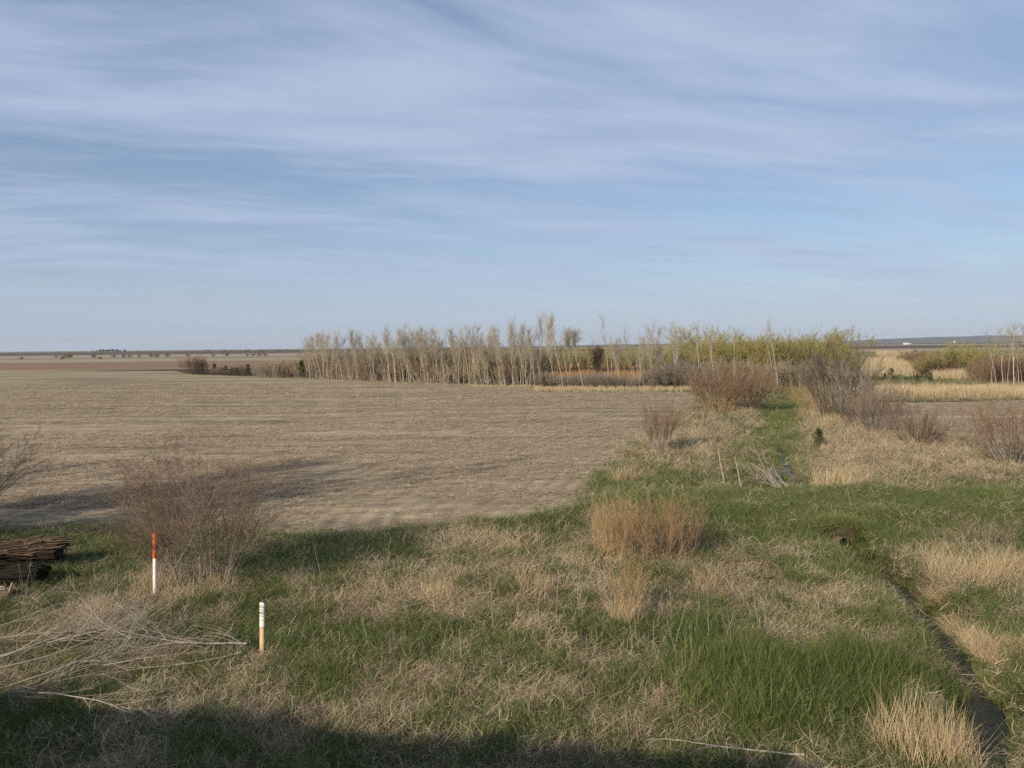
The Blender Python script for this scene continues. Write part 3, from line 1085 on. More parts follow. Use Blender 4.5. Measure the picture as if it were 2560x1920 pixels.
# the big bare shrub behind the marker post
shrub('bare_shrub', at(490, 1466), 'big bare brown shrub directly behind the orange and white marker post', 'shrub', M_TWIG_PALE, M_TWIG_BROWN,
      n_stems=80, h=3.7, base_r=0.85, lean=0.46, stem_r=0.012, k1=9, k2=5, k3=2, ang=0.5, trop=0.0, jit=0.09, twig_r=0.0034, l1=0.5, l2=0.5)
shrub('bare_shrub', at(-95, 1292), 'bare brown shrub cut off by the left edge of the picture', 'shrub', M_TWIG_BROWN, M_TWIG_BROWN,
      n_stems=55, h=3.4, base_r=0.6, lean=0.75, stem_r=0.013, k1=8, k2=4, k3=1, ang=0.5, trop=0.02, jit=0.06, twig_r=0.004)
# tan willow whips at the field corner
shrub('willow_shrub', at(1535, 1388), 'upright golden clump of willow whips at the field corner, left of the browner one', 'shrub', M_TWIG_GOLD, M_TWIG_GOLD,
      n_stems=150, h=1.8, base_r=0.55, lean=0.15, stem_r=0.0045, k1=4, k2=2, ang=0.22, trop=0.04, jit=0.07, twig_r=0.0026, l1=0.4)
shrub('willow_shrub', at(1640, 1398), 'broad brown clump of willow whips between the golden clump and the low fringe', 'shrub', M_TWIG_RED, M_TWIG_TAN, sc=(1.2, 0.9, 1),
      n_stems=190, h=1.9, base_r=0.85, lean=0.22, stem_r=0.0045, k1=4, k2=2, ang=0.3, trop=0.02, jit=0.08, twig_r=0.0026, l1=0.42)
shrub('willow_shrub', at(1568, 1550), 'narrow sheaf of tan willow whips with a straw base before the broad clump', 'shrub', M_TWIG_TAN, M_TWIG_TAN,
      n_stems=46, h=1.75, base_r=0.20, lean=0.28, stem_r=0.005, k1=4, k2=2, ang=0.25, trop=0.0, jit=0.07, twig_r=0.0028, l1=0.4)
shrub('willow_shrub', at(1695, 1376), 'low brown fringe of willow whips at the right of the golden clump', 'shrub', M_TWIG_BROWN, M_TWIG_BROWN,
      n_stems=80, h=1.25, base_r=0.7, lean=0.5, stem_r=0.005, k1=4, k2=2, ang=0.4, trop=0.0, jit=0.09, twig_r=0.0028, l1=0.45)
# shrubs along the ditch
shrub('bare_shrub', at(1652, 1128), 'fan shaped pinkish brown bare shrub at the right edge of the field', 'shrub', M_TWIG_PALE, M_TWIG_RED,
      n_stems=46, h=3.0, base_r=0.5, lean=0.45, stem_r=0.012, k1=7, k2=4, ang=0.34, trop=0.06, jit=0.06, twig_r=0.006)
RED = dict(n_stems=80, h=4.2, base_r=1.1, lean=0.80, stem_r=0.018, k1=8, k2=5, ang=0.36, trop=0.06, jit=0.07, twig_r=0.0085)
shrub('red_shrub', at(1795, 1030), 'dense red twigged shrub, left one of the pair beside the green ditch', 'shrub', M_TWIG_TAN, M_TWIG_RED, **RED)
shrub('red_shrub', at(1868, 1022), 'dense red twigged shrub, right one of the pair beside the green ditch', 'shrub', M_TWIG_TAN, M_TWIG_RED, **RED)
shrub('red_shrub', at(1925, 998), 'low reddish shrub close to the left edge of the far green ditch', 'shrub', M_TWIG_PALE, M_TWIG_RED,
      n_stems=36, h=2.6, base_r=0.9, lean=0.7, stem_r=0.016, k1=7, k2=4, ang=0.46, trop=0.03, jit=0.08, twig_r=0.008)
shrub('grey_shrub', at(2086, 1052), 'tall dark grey bare shrub standing over the right bank of the ditch', 'shrub', M_BARK_DARK, M_TWIG_DARK,
      n_stems=34, h=5.7, base_r=1.1, lean=0.42, stem_r=0.032, k1=11, k2=6, ang=0.36, trop=0.07, jit=0.06, twig_r=0.008)
shrub('grey_shrub', at(2150, 1066), 'medium grey bare shrub right beside the tall grey one', 'shrub', M_BARK_DARK, M_TWIG_GREY,
      n_stems=28, h=4.0, base_r=1.1, lean=0.5, stem_r=0.026, k1=10, k2=5, ang=0.38, trop=0.06, jit=0.06, twig_r=0.008)
shrub('bare_shrub', at(2040, 1038), 'orange brown bare shrub at the left foot of the tall grey one', 'shrub', M_TWIG_TAN, M_TWIG_TAN,
      n_stems=36, h=2.9, base_r=0.9, lean=0.6, stem_r=0.014, k1=8, k2=4, ang=0.48, trop=0.03, jit=0.08, twig_r=0.006)
shrub('bare_shrub', at(2195, 1084), 'loose grey brown bare shrub between the grey shrub and the round one', 'shrub', M_TWIG_PALE, M_TWIG_BROWN,
      n_stems=46, h=3.2, base_r=1.2, lean=0.5, stem_r=0.017, k1=9, k2=5, ang=0.5, trop=0.03, jit=0.08, twig_r=0.006)
shrub('bare_shrub', at(2292, 1112), 'small round bare shrub on the tan bank before the right field', 'shrub', M_TWIG_BROWN, M_TWIG_BROWN,
      n_stems=50, h=2.4, base_r=0.5, lean=0.85, stem_r=0.019, k1=7, k2=4, ang=0.38, trop=0.05, jit=0.07, twig_r=0.006)
shrub('red_shrub', at(2532, 1158), 'large reddish willow shrub at the right edge of the picture', 'shrub', M_TWIG_PALE, M_TWIG_RED,
      n_stems=75, h=3.8, base_r=0.6, lean=0.85, stem_r=0.019, k1=8, k2=5, ang=0.36, trop=0.05, jit=0.07, twig_r=0.0055)
shrub('bare_shrub', at(2405, 1118), 'thin low bare shrub left of the large reddish willow', 'shrub', M_TWIG_PALE, M_TWIG_BROWN,
      n_stems=30, h=1.8, base_r=0.8, lean=0.6, stem_r=0.011, k1=6, k2=3, ang=0.45, trop=0.03, jit=0.08, twig_r=0.005)
shrub('bare_shrub', at(1572, 1150), 'little yellowish shoot of a bare bush on the field\'s right edge', 'shrub', M_TWIG_TAN, M_TWIG_TAN,
      n_stems=9, h=1.1, base_r=0.2, lean=0.6, stem_r=0.011, k1=5, k2=2, ang=0.5, trop=0.02, jit=0.08, twig_r=0.005)
shrub('bare_shrub', at(2470, 1372), 'thin brown twiggy bush in the tall dry grass near the right edge', 'shrub', M_TWIG_PALE, M_TWIG_BROWN,
      n_stems=30, h=1.2, base_r=0.9, lean=0.5, stem_r=0.006, k1=6, k2=3, ang=0.5, trop=0.0, jit=0.10, twig_r=0.003)


def cedar_mesh(h, r, n, leaf):
    T = Geo()
    t = rs.random(n) ** 0.8
    a = rs.random(n) * 2 * PI
    rad = r * (1 - t) ** 0.6 * (0.15 + 0.85 * rs.random(n)) * (0.35 + 1.3 * vnoise(a * 1.6, t * 7, 7))
    c = np.stack([rad * np.cos(a), rad * np.sin(a), h * (0.04 + 0.96 * t)], -1)
    d = unit(np.stack([np.cos(a), np.sin(a), 1.1 + 0.8 * rs.random(n)], -1))
    P = grow(c, d, leaf * (0.6 + 0.8 * rs.random(n)), 3, 0.15)
    T.ribbons(P, leaf * 0.22 * np.tile([1.0, 0.8, 0.2], (n, 1)))
    G = Geo()
    G.tubes(np.array([[[0, 0, -0.1], [0, 0, h * 0.5], [0.02 * h, 0, h * 0.95]]]), np.array([[h * 0.025, h * 0.016, h * 0.004]]), 6)
    return G, T


def cedar(p, h, r, n, leaf, label, group=None, name='cedar_tree', cat='evergreen'):
    G, T = cedar_mesh(h, r, n, leaf)
    o = thing(name, (p[0], p[1], h1(p[0], p[1])), label, cat, group)
    obj('trunk', G.mesh('trunk'), M_BARK_DARK, o)
    obj('crown', T.mesh('crown'), M_CEDAR, o)
    return o


cedar(at(2046, 1118), 1.05, 0.40, 420, 0.16, 'small dark young cedar alone on the tan ditch bank')
# tall bare trees on the bank, left of the frame: their shade lies over the near field
for x_, y_, h_, lab in [(-25.5, 13.5, 15.5, 'tall bare tree at the foot of the bank, beyond the left edge'), (-31.0, 12.5, 11.5, 'broad bare tree on the bank, farther left of the tall one, beyond the left edge'),
                        (-37.0, 17.0, 11.0, 'bare tree at the field corner, leftmost beyond the left edge')]:
    G, T = shrub_meshes(n_stems=9, h=h_, base_r=0.35, lean=0.35, stem_r=0.11, k1=14, k2=10, k3=4, ang=0.5, trop=0.03, jit=0.08, twig_r=0.02, l1=0.4)
    o = thing('bare_tree', (x_, y_, h1(x_, y_)), lab, 'tree')
    obj('trunk', G.mesh('trunk', True), M_BARK_DARK, o)
    obj('crown', T.mesh('crown'), M_TWIG_BROWN, o)
far_cedar = None
for i, (px_, py_, hh) in enumerate([(537, 934, 2.2), (565, 937, 1.9), (580, 937, 1.6), (620, 938, 2.3), (671, 941, 2.6), (755, 946, 3.2), (2228, 955, 1.9), (2212, 956, 1.2), (2292, 956, 1.1), (2326, 957, 1.4), (2140, 970, 1.6), (592, 938, 1.5)]):
    p = at(px_, py_)
    lab = 'small dark cedar in the hedge row at the far end of the field' if px_ < 1000 else 'small dark cedar on the grey strip beyond the right field'
    grp = 'cedars in the far hedge row' if px_ < 1000 else 'cedars beyond the right field'
    if far_cedar is None:
        far_cedar = cedar(p, 2.2, 0.7, 260, 0.4, lab, grp)
    else:
        dup(far_cedar, (p[0], p[1], h1(p[0], p[1])), rs.random() * 6, hh / 2.2, lab, grp)


# ------------------------------------------------------------------ trees
def poplar_meshes(h, r0, lean, kb, kt, tw=0.013, t0=0.38, forks=0, spread_=0.38, blen=0.24):
    G, T = Geo(), Geo()
    d = np.array([[lean, 0.02 * rs.normal(), 1.0]])
    P = grow(np.array([[0, 0, -0.2]]), d, np.array([h]), 10, 0.035, (0, 0, 0.02))
    G.tubes(P, taper(np.array([r0]), 10, 0.15), 6)
    stems = [P]
    if forks:
        s, dd2, t, _ = kids(P, forks, 0.25, 0.5, 0.30, 0.15)
        F = grow(s, dd2, h * (1 - t) * 0.95, 10, 0.035, (0, 0, 0.05))
        G.tubes(F, taper(np.full(forks, r0 * 0.6), 10, 0.15), 5)
        stems.append(F)
    S = np.concatenate(stems)
    s, d, t, _ = kids(S, kb, t0, 0.99, spread_, 0.12)
    l = h * blen * (1.2 - t * 0.75) * (0.4 + 0.9 * rs.random(len(t)))
    B = grow(s, d, l, 5, 0.09, (0, 0, 0.05))
    T.tubes(B, taper(np.full(len(t), tw * 1.7), 5, 0.4), 3)
    s, d, t, i2 = kids(B, kt, 0.15, 1.0, 0.7, 0.05)
    C = grow(s, d, l[i2] * 0.5 * (0.5 + 0.8 * rs.random(len(t))), 3, 0.1, (0, 0, 0.1))
    T.tubes(C, taper(np.full(len(t), tw * 0.85), 3, 0.6), 3)
    return G, T


def tree(name, p, label, cat, mt, mc, meshes, group=None, rz=0.0, sc=1.0):
    G, T = meshes
    o = thing(name, (p[0], p[1], h1(p[0], p[1])), label, cat, group, rz, sc)
    obj('trunk', G.mesh('trunk', True), mt, o)
    obj('crown', T.mesh('crown'), mc, o)
    return o


POP_LABEL = 'slender bare poplar with pale trunk in the row beyond the stubble field'
POP_GROUP = 'pale poplars in the row beyond the field'
pops = []
row = [(770, 948), (900, 955), (1050, 960), (1300, 968), (1500, 975)]


def row_y(px):
    return float(np.interp(px, [r[0] for r in row], [r[1] for r in row]))


spots = []
for i in range(140):
    q = 768 + (1345 - 768) * ((i + 1.6 * rs.random() - 0.3) / 140)
    spots.append((q, row_y(q) - 0.5 - 8 * rs.random() ** 1.5))
for i in range(36):
    q = 1345 + (1700 - 1345) * rs.random()
    spots.append((q, row_y(q) - 2 - 8 * rs.random()))
for i, (q, qy) in enumerate(spots):
    p = at(q, qy)
    if i < 12:
        leanv = -0.05 + 0.085 * rs.normal()
        msh = poplar_meshes(8.3 + 0.6 * rs.normal(), 0.031 + 0.018 * rs.random(), leanv, 30 + int(12 * rs.random()), 8, 0.0065, 0.48, int(rs.random() < 0.3) * 2, 0.62, 0.19)
        pops.append(tree('poplar_tree', p, POP_LABEL, 'tree', M_BARK_PALE, M_CROWN_POP, msh, POP_GROUP))
    else:
        sc_ = 0.62 + 0.52 * rs.random()
        dup(pops[rs.integers(0, 12)], (p[0], p[1], h1(p[0], p[1])), 0.5 * rs.normal(), (sc_, sc_, sc_ * (0.9 + 0.2 * rs.random())))
for q, qy, hs in [(2478, 962, 0.95), (2492, 964, 1.05), (2520, 960, 1.0), (2548, 962, 1.1), (2556, 966, 0.9), (2590, 964, 1.1)]:
    p = at(q, qy)
    sc_ = hs * 150 * p[1] / FPX / 8.8
    dup(pops[rs.integers(0, 12)], (p[0], p[1], h1(p[0], p[1])), 0.5 * rs.normal(), (sc_, sc_, sc_), 'thin bare poplar in the loose group by the right edge', 'thin poplars by the right edge')
# poplars that can be told apart
for (q, qy, top, ln, lab, kw) in [
        (1424, 968, 826, 0.02, 'bushy rounded bare poplar standing higher than the row around it', dict(kb=34, kt=9, forks=4, t0=0.5, spread_=0.55, blen=0.26)),
        (1530, 966, 828, 0.01, 'thin straight poplar in the gap with the rusty marsh behind', dict(kb=18, kt=5)),
        (1600, 972, 832, 0.0, 'spindly poplar left of the first yellow green willows', dict(kb=12, kt=5)),
        (1752, 972, 806, -0.06, 'tall pale poplar rising over the willows, leftmost of the four tall ones', dict(kb=24, kt=7, t0=0.55)),
        (1785, 970, 818, 0.01, 'pale poplar with a fork beside the leftmost tall one', dict(kb=16, kt=5, forks=2, t0=0.55)),
        (1836, 968, 812, 0.0, 'pale poplar with a flat brushy tip above the willows', dict(kb=16, kt=8, t0=0.66)),
        (1945, 966, 812, -0.24, 'pale poplar trunk leaning far left over the shrubs near the ditch end', dict(kb=24, kt=7, t0=0.62)),
        (1946, 968, 798, -0.05, 'tallest pale poplar near the ditch end, upright beside the leaning one', dict(kb=26, kt=7, t0=0.55)),
        (2508, 962, 815, -0.03, 'stout pale poplar at the right edge, left one of the three stout ones', dict(kb=24, kt=7, forks=1)),
        (2535, 965, 812, -0.02, 'stout pale poplar at the right edge, middle one of the three stout ones', dict(kb=24, kt=7, forks=1)),
        (2572, 968, 806, -0.03, 'stout pale poplar at the right edge, right one of the three stout ones', dict(kb=24, kt=7, forks=2))]:
    p = at(q, qy)
    hh = (qy - top) * p[1] / FPX
    tree('poplar_tree', p, lab, 'tree', M_BARK_PALE, M_CROWN_POP, poplar_meshes(hh, 0.055, ln, kw['kb'], kw['kt'], 0.0085, kw.get('t0', 0.45), kw.get('forks', 0), kw.get('spread_', 0.6), kw.get('blen', 0.19)))
tree('bare_tree', at(1495, 964), 'dark bare spreading tree in the gap of the tree row', 'tree', M_BARK_DARK, M_TWIG_BROWN,
     poplar_meshes(5.6, 0.11, 0.02, 26, 7, 0.011, 0.2, 6, 0.7, 0.3))

WIL = dict(n_stems=22, h=7.0, base_r=1.5, lean=0.55, stem_r=0.05, k1=10, k2=8, k3=0, ang=0.5, trop=0.03, jit=0.09, a1=0.35, leaf=3600, leaf_size=0.055, twig_r=0.013)
WIL_LABEL = 'yellow green willow bush just coming into leaf in the tree belt'
wils = []
wspots = []
for i in range(34):       # main belt
    q = 1655 + (2120 - 1655) * ((i + rs.random()) / 34)
    top = np.interp(q, [1655, 1720, 1800, 1900, 1985, 2060, 2120], [872, 856, 848, 850, 840, 848, 852]) + 13 * rs.normal()
    wspots.append((q, 962 - 14 * rs.random(), top))
for i in range(52):       # lower ones behind the poplar row and in the gap
    q = 780 + (1660 - 780) * ((i + rs.random()) / 52)
    top = np.interp(q, [780, 900, 1000, 1350, 1450, 1600, 1660], [900, 884, 874, 872, 870, 872, 866]) + 5 * rs.normal()
    wspots.append((q, np.interp(q, [800, 1660], [934, 938]) - 6 * rs.random(), top))
for q, top in [(2330, 880), (2372, 862), (2412, 856), (2452, 862), (2300, 888), (2440, 870), (2390, 858), (2500, 868), (2540, 872), (2430, 858)]:
    wspots.append((q, 944 - 6 * rs.random(), top))
for i, (q, qy, top) in enumerate(wspots):
    p = at(q, qy)
    hh = max((qy - top) * p[1] / FPX, 2.0)
    if q > 2250:
        lab, grp = 'yellow green willow bush in the clump by the right edge', 'willows by the right edge'
    elif q < 1655 or i >= 34:
        lab, grp = 'lower olive willow bush behind the poplar row', 'willows behind the poplar row'
    else:
        lab, grp = WIL_LABEL, 'willows in the tree belt'
    loc = (p[0], p[1], h1(p[0], p[1]))
    if len(wils) < 4:
        G, T = shrub_meshes(**WIL)
        o = thing('willow_bush', loc, lab, 'willow', grp, 0, hh / 7.0)
        obj('trunk', G.mesh('trunk', True), M_BARK_DARK, o)
        obj('crown', T.mesh('crown'), M_OLIVE, o)
        wils.append(o)
    else:
        sc_ = hh / 7.0
        dup(wils[rs.integers(0, 4)], loc, rs.random() * 6.28, (sc_ * 1.1, sc_ * 1.1, sc_), lab, grp)

# grey brown thicket under and between the trees
THI = dict(n_stems=46, h=3.2, base_r=1.5, lean=0.38, stem_r=0.024, k1=7, k2=4, ang=0.34, trop=0.07, jit=0.07, twig_r=0.011)
this_ = {'b': [], 'g': [], 'r': [], 'h': []}
tspots = []
for i in range(84):
    q = 775 + (1330 - 775) * ((i + rs.random()) / 84)
    tspots.append((q, row_y(q) - 3.0 - 10 * rs.random(), 2.4 + 3.4 * rs.random(), 'h', 'brown brush under the poplar row'))
for i in range(52):
    q = 1330 + (1760 - 1330) * ((i + rs.random()) / 52)
    tspots.append((q, row_y(q) - 2 - 3 * rs.random(), 0.8 + 1.7 * rs.random() ** 1.3 + (1.0 if q > 1640 else 0), 'g', 'grey brush along the field end'))
for i in range(30):
    q = 1690 + (2120 - 1690) * ((i + rs.random()) / 30)
    tspots.append((q, 966 - 5 * rs.random(), 2.4 + 1.6 * rs.random(), 'h', 'brown brush below the willow belt'))
for i in range(16):
    q = 2440 + (2620 - 2440) * ((i + rs.random()) / 16)
    tspots.append((q, 957 - 6 * rs.random(), 2.6 + 1.2 * rs.random(), 'r', 'red brush by the right edge'))
for i in range(8):
    q = 2270 + 90 * rs.random()
    tspots.append((q, 918 - 6 * rs.random(), 3.6, 'r', 'red brush in the far marsh'))
for i in range(22):
    q = 2300 + (2480 - 2300) * rs.random()
    tspots.append((q, 942 - 10 * rs.random(), 3.2, 'b', 'brown brush below the right willows'))
for i in range(26):
    q = 650 + (770 - 650) * rs.random()
    tspots.append((q, 944 - 4 * rs.random(), 2.4 + 1.6 * rs.random(), 'h', 'brown brush at the left end of the tree row'))
for i in range(10):
    q = 530 + (650 - 530) * rs.random()
    tspots.append((q, 938 - 2 * rs.random(), 1.3 + 1.0 * rs.random(), 'b', 'low brush of the far hedge row'))
for q, hh in [(483, 4.4), (492, 3.8), (502, 3.2)]:
    tspots.append((q, 934, hh, 'b', 'tall bare bushes that end the hedge row'))
NAMES = {'b': ('brush_shrub', 'brown'), 'g': ('brush_shrub', 'grey brown'), 'r': ('brush_shrub', 'reddish'), 'h': ('brush_shrub', 'tan brown')}
MATS = {'b': (M_BARK_DARK, M_TWIG_BROWN), 'g': (M_BARK_DARK, M_TWIG_GREY), 'r': (M_TWIG_RED, M_TWIG_RED), 'h': (M_TWIG_PALE, M_TWIG_HAZE)}
LABS = {'brown brush under the poplar row': 'brown bare brush growing between the trunks of the poplar row',
        'grey brush along the field end': 'low grey bare brush along the far end of the stubble field',
        'brown brush below the willow belt': 'brown bare brush in front of the yellow green willow belt',
        'red brush by the right edge': 'reddish bare brush below the poplars at the right edge',
        'red brush in the far marsh': 'reddish bare brush in the far marsh left of the right willows',
        'brown brush below the right willows': 'brown bare brush below the yellow green willows by the right edge',
        'brown brush at the left end of the tree row': 'brown bare brush in the tangle left of the first poplar',
        'low brush of the far hedge row': 'low brown bare brush in the hedge row among small cedars',
        'tall bare bushes that end the hedge row': 'tall bare bush at the left tip of the hedge row'}
for q, qy, hh, kd, grp in tspots:
    p = at(q, qy)
    loc = (p[0], p[1], h1(p[0], p[1]))
    lst = this_[kd]
    if len(lst) < 3:
        o = thing(NAMES[kd][0], loc, LABS[grp], 'brush', grp, 0, hh / 3.2)
        G, T = shrub_meshes(**THI)
        obj('trunk', G.mesh('trunk', True), MATS[kd][0], o)
        obj('crown', T.mesh('crown'), MATS[kd][1], o)
        lst.append(o)
    else:
        sc_ = hh / 3.2
        dup(lst[rs.integers(0, 3)], loc, rs.random() * 6.28, (sc_ * 1.1, sc_ * 1.1, sc_), LABS[grp], grp)

# bushes dotted along the far field ditch, and the tree clumps on the horizon
FARB = dict(n_stems=20, h=2.4, base_r=1.2, lean=0.5, stem_r=0.05, k1=8, k2=4, ang=0.45, trop=0.06, jit=0.08, twig_r=0.03)
farb = None
for q, qy, hh in [(160, 893.5, 2.6), (168, 893.5, 3.2), (176, 893, 2.4), (140, 893, 1.8), (236, 893, 2.2), (283, 892.5, 2.0), (310, 892.5, 2.4), (326, 892.5, 2.2), (350, 892, 2.0),
                  (380, 891.5, 2.6), (392, 891.5, 2.4), (418, 891, 2.4), (470, 890.5, 2.2), (533, 890, 1.9), (565, 889, 2.8), (620, 889, 2.0), (632, 889, 2.2), (648, 889, 2.6), (665, 889, 2.2),
                  (52, 898, 2.0), (156, 897, 1.8), (250, 897, 1.8)]:
    p = at(q, qy + 1.5)
    loc = (p[0], p[1], -0.1)
    if farb is None:
        farb = thing('far_bush', loc, 'small bare bush in the dotted row between the far left fields', 'bush', 'bushes dotted between the far left fields')
        G, T = shrub_meshes(**FARB)
        obj('trunk', G.mesh('trunk'), M_BARK_DARK, farb)
        obj('crown', T.mesh('crown'), M_TWIG_BROWN, farb)
    else:
        dup(farb, loc, rs.random() * 6.28, hh / 2.4 * (1.1 + 0.3 * rs.random()))


def far_line(name, spec, label, seed_h):
    """a far-off wood that reads as one mass: clumps of leaf faces"""
    G = Geo()
    for n, x0, x1, py_, hh, dense in spec:
        for i in range(n):
            p = at(x0 + (x1 - x0) * rs.random(), py_)
            y = p[1] * (0.97 + 0.06 * rs.random())
            p = p * y / p[1]
            h_ = hh * (0.5 + 0.8 * rs.random())
            m_ = int(40 * dense)
            a = rs.normal(size=(m_, 3))
            c = np.array([p[0], y, 0]) + unit(a) * (rs.random((m_, 1)) ** 0.4) * np.array([h_ * 0.7, h_ * 0.7, h_ * 0.5]) + np.array([0, 0, h_ * 0.5])
            G.leaves(c, h_ * 0.13)
    o = obj(name, G.mesh(name), M_FARTREE)
    return tag(o, label, 'trees', kind='stuff')


far_line('horizon_treeline', [(120, -300, 900, 880.5, 3.5, 1), (90, 500, 800, 877.5, 4, 1), (60, 1350, 1800, 868, 6, 1), (90, 2100, 2520, 859.5, 5, 1), (40, 2380, 2560, 858.5, 7, 1), (26, 900, 1350, 873, 4, 1)],
         'dark thin line of trees along the far horizon', 0)
ft = None
for i, (q, hh) in enumerate([(242, 6), (250, 8.5), (258, 9), (266, 8), (274, 8), (284, 9), (292, 8), (300, 6), (312, 7), (232, 5)]):
    p = at(q, 880.0)
    loc = (p[0], p[1], -0.1)
    if ft is None:
        G, T = shrub_meshes(n_stems=8, h=8.0, base_r=0.7, lean=0.5, stem_r=0.16, k1=10, k2=4, ang=0.5, trop=0.05, jit=0.1, a1=0.3, leaf=1400, leaf_size=0.36, twig_r=0.06)
        ft = thing('far_tree', loc, 'dark tree in the clump standing on the left horizon', 'tree', 'tree clump on the left horizon', 0, hh / 8)
        obj('trunk', G.mesh('trunk'), M_BARK_DARK, ft)
        obj('crown', T.mesh('crown'), M_FARTREE, ft)
    else:
        sc_ = hh / 8
        dup(ft, loc, rs.random() * 6, (sc_ * 1.5, sc_ * 1.5, sc_))

# hills
hx = np.linspace(-1500, 12000, 180)
hy = np.linspace(7200, 8900, 14)
HX, HY = np.meshgrid(hx, hy, indexing='ij')
hp = 1280 + FPX * HX / HY
amp = np.interp(hp, [900, 1400, 1560, 1700, 2050, 2200, 2330, 2600, 3300], [0, 2, 3.5, 4, 4, 9, 11.5, 14, 16]) * 8000 / FPX
ridge = np.sin(np.clip((HY - 7200) / 1700, 0, 1) * PI) ** 0.7
HZ = 1.25 * amp * ridge * (0.75 + 0.5 * fbm(HX / 700, HY / 700, 141, 3)) + 1.5 * (fbm(HX / 90, HY / 90, 151, 2)) - 3
V = np.stack([HX, HY, HZ], -1).reshape(-1, 3)
a = np.arange(179)[:, None] * 14 + np.arange(13)[None, :]
Q = np.stack([a, a + 14, a + 15, a + 1], -1).reshape(-1, 4)
M_HILL = band_mat('hill_woods', (0.05, 0.05, 0.04), (0.11, 0.095, 0.07), 0.003, 0.003)
tag(obj('hills', new_mesh('hills', V, Q, smooth=True), M_HILL), 'low blue wooded hills on the right horizon', 'hills', kind='structure')


# ------------------------------------------------------------------ simple solids
def plain(name, col, rough=0.6, spec=0.3, var=0.25, scale=20.0, stretch=(1, 1, 1), bump=0.0):
    def build(t, m):
        tcn = t.n('ShaderNodeTexCoord').outputs['Object']
        n = t.noise(t.mapping(tcn, scale=stretch), scale, 5, 0.65)
        c0 = tuple(c * (1 - var) for c in col)
        c1 = tuple(min(c * (1 + var), 1) for c in col)
        nb = None
        if bump:
            b = t.n('ShaderNodeBump')
            b.inputs['Strength'].default_value = 0.8
            b.inputs['Distance'].default_value = bump
            t.link(n, b.inputs['Height'])
            nb = b.outputs[0]
        return principled(t, t.ramp(n, [(0.3, c0), (0.7, c1)]), rough, spec, nb)
    return material(name, build)


M_ORANGE = plain('orange_plastic', (0.88, 0.155, 0.03), 0.45, 0.4, 0.12, 9)
M_WHITE = plain('white_plastic', (0.80, 0.78, 0.72), 0.45, 0.4, 0.07, 14, (1, 1, 0.3))
M_BLACK = plain('black_ink', (0.02, 0.018, 0.018), 0.7, 0.2, 0.2)
M_LATH = plain('pine_lath', (0.62, 0.43, 0.27), 0.75, 0.2, 0.18, 30, (6, 6, 0.5))
M_PAINT = plain('white_paint_worn', (0.78, 0.74, 0.70), 0.7, 0.2, 0.10, 40)
M_INK_GREY = plain('faded_ink', (0.22, 0.21, 0.22), 0.8, 0.1, 0.3, 60)
M_CONC = plain('concrete', (0.35, 0.33, 0.30), 0.9, 0.2, 0.2, 3)
M_RUSTPIPE = plain('rusty_steel', (0.11, 0.085, 0.065), 0.7, 0.3, 0.4, 12)
M_PIPE_SHADE = plain('pipe_shade_black', (0.006, 0.006, 0.006), 0.95, 0.0, 0.2)  # black that stands for the shade in the culvert
M_ROT = plain('rotten_wood', (0.045, 0.032, 0.024), 0.95, 0.1, 0.65, 5, (0.6, 6, 6), 0.03)
M_LOG_SHADE = plain('log_shade_black', (0.022, 0.018, 0.015), 0.95, 0.1, 0.6, 5, (0.6, 6, 6), 0.03)  # near black: shade below the upper log put into the colour
M_SPLINT = plain('splintered_wood', (0.13, 0.092, 0.066), 0.9, 0.1, 0.5, 6, (0.6, 6, 6), 0.02)
M_BARN = plain('barn_white', (0.50, 0.50, 0.49), 0.7, 0.2, 0.05)
M_ROOF = plain('barn_roof', (0.38, 0.39, 0.41), 0.6, 0.3, 0.1)


def lathe(prof, sides=20):
    """surface of revolution round z from (r, z) pairs"""
    a = np.arange(sides) / sides * 2 * PI
    V = np.array([[r * math.cos(t), r * math.sin(t), z] for r, z in prof for t in a])
    Q = []
    for i in range(len(prof) - 1):
        for j in range(sides):
            j2 = (j + 1) % sides
            Q.append([i * sides + j, i * sides + j2, (i + 1) * sides + j2, (i + 1) * sides + j])
    return V, np.array(Q)


def box(x0, x1, y0, y1, z0, z1):
    V = np.array([[x, y, z] for x in (x0, x1) for y in (y0, y1) for z in (z0, z1)], float)
    Q = np.array([[0, 1, 3, 2], [4, 6, 7, 5], [0, 4, 5, 1], [2, 3, 7, 6], [0, 2, 6, 4], [1, 5, 7, 3]])
    return V, Q


def text_mesh(s, size, extrude=0.0006):
    cu = bpy.data.curves.new('text', 'FONT')
    cu.body = s
    cu.size = size
    cu.extrude = extrude
    cu.align_x = 'CENTER'
    cu.align_y = 'CENTER'
    o = bpy.data.objects.new('text', cu)
    ROOT.objects.link(o)
    dg = bpy.context.evaluated_depsgraph_get()
    me = bpy.data.meshes.new_from_object(o.evaluated_get(dg))
    bpy.data.objects.remove(o)
    return me


# orange topped marker post
p = at(388, 1487)
ps = 1.42
z0 = h1(p[0], p[1]) + 0.02
post = thing('marker_post', (p[0], p[1], z0), 'white plastic marker post with an orange top standing before the big bare shrub', 'marker post', rz=0.25)
post.rotation_euler = (0.0, 0.03, 0.25)
R_ = 0.049
V, Q = lathe([(R_, -0.25), (R_, 0.83), (R_ * 0.98, 0.86)], 24)
obj('tube', new_mesh('tube', V, Q, smooth=True), M_WHITE, post)
V, Q = lathe([(R_ + 0.001, 0.845), (R_ + 0.007, 0.85), (R_ + 0.007, 1.36), (R_ + 0.004, 1.395), (R_ * 0.75, 1.418), (R_ * 0.3, 1.426), (0.001, 1.427)], 24)
sl = obj('orange_sleeve', new_mesh('orange_sleeve', V, Q, smooth=True), M_ORANGE, post)
G = Geo()
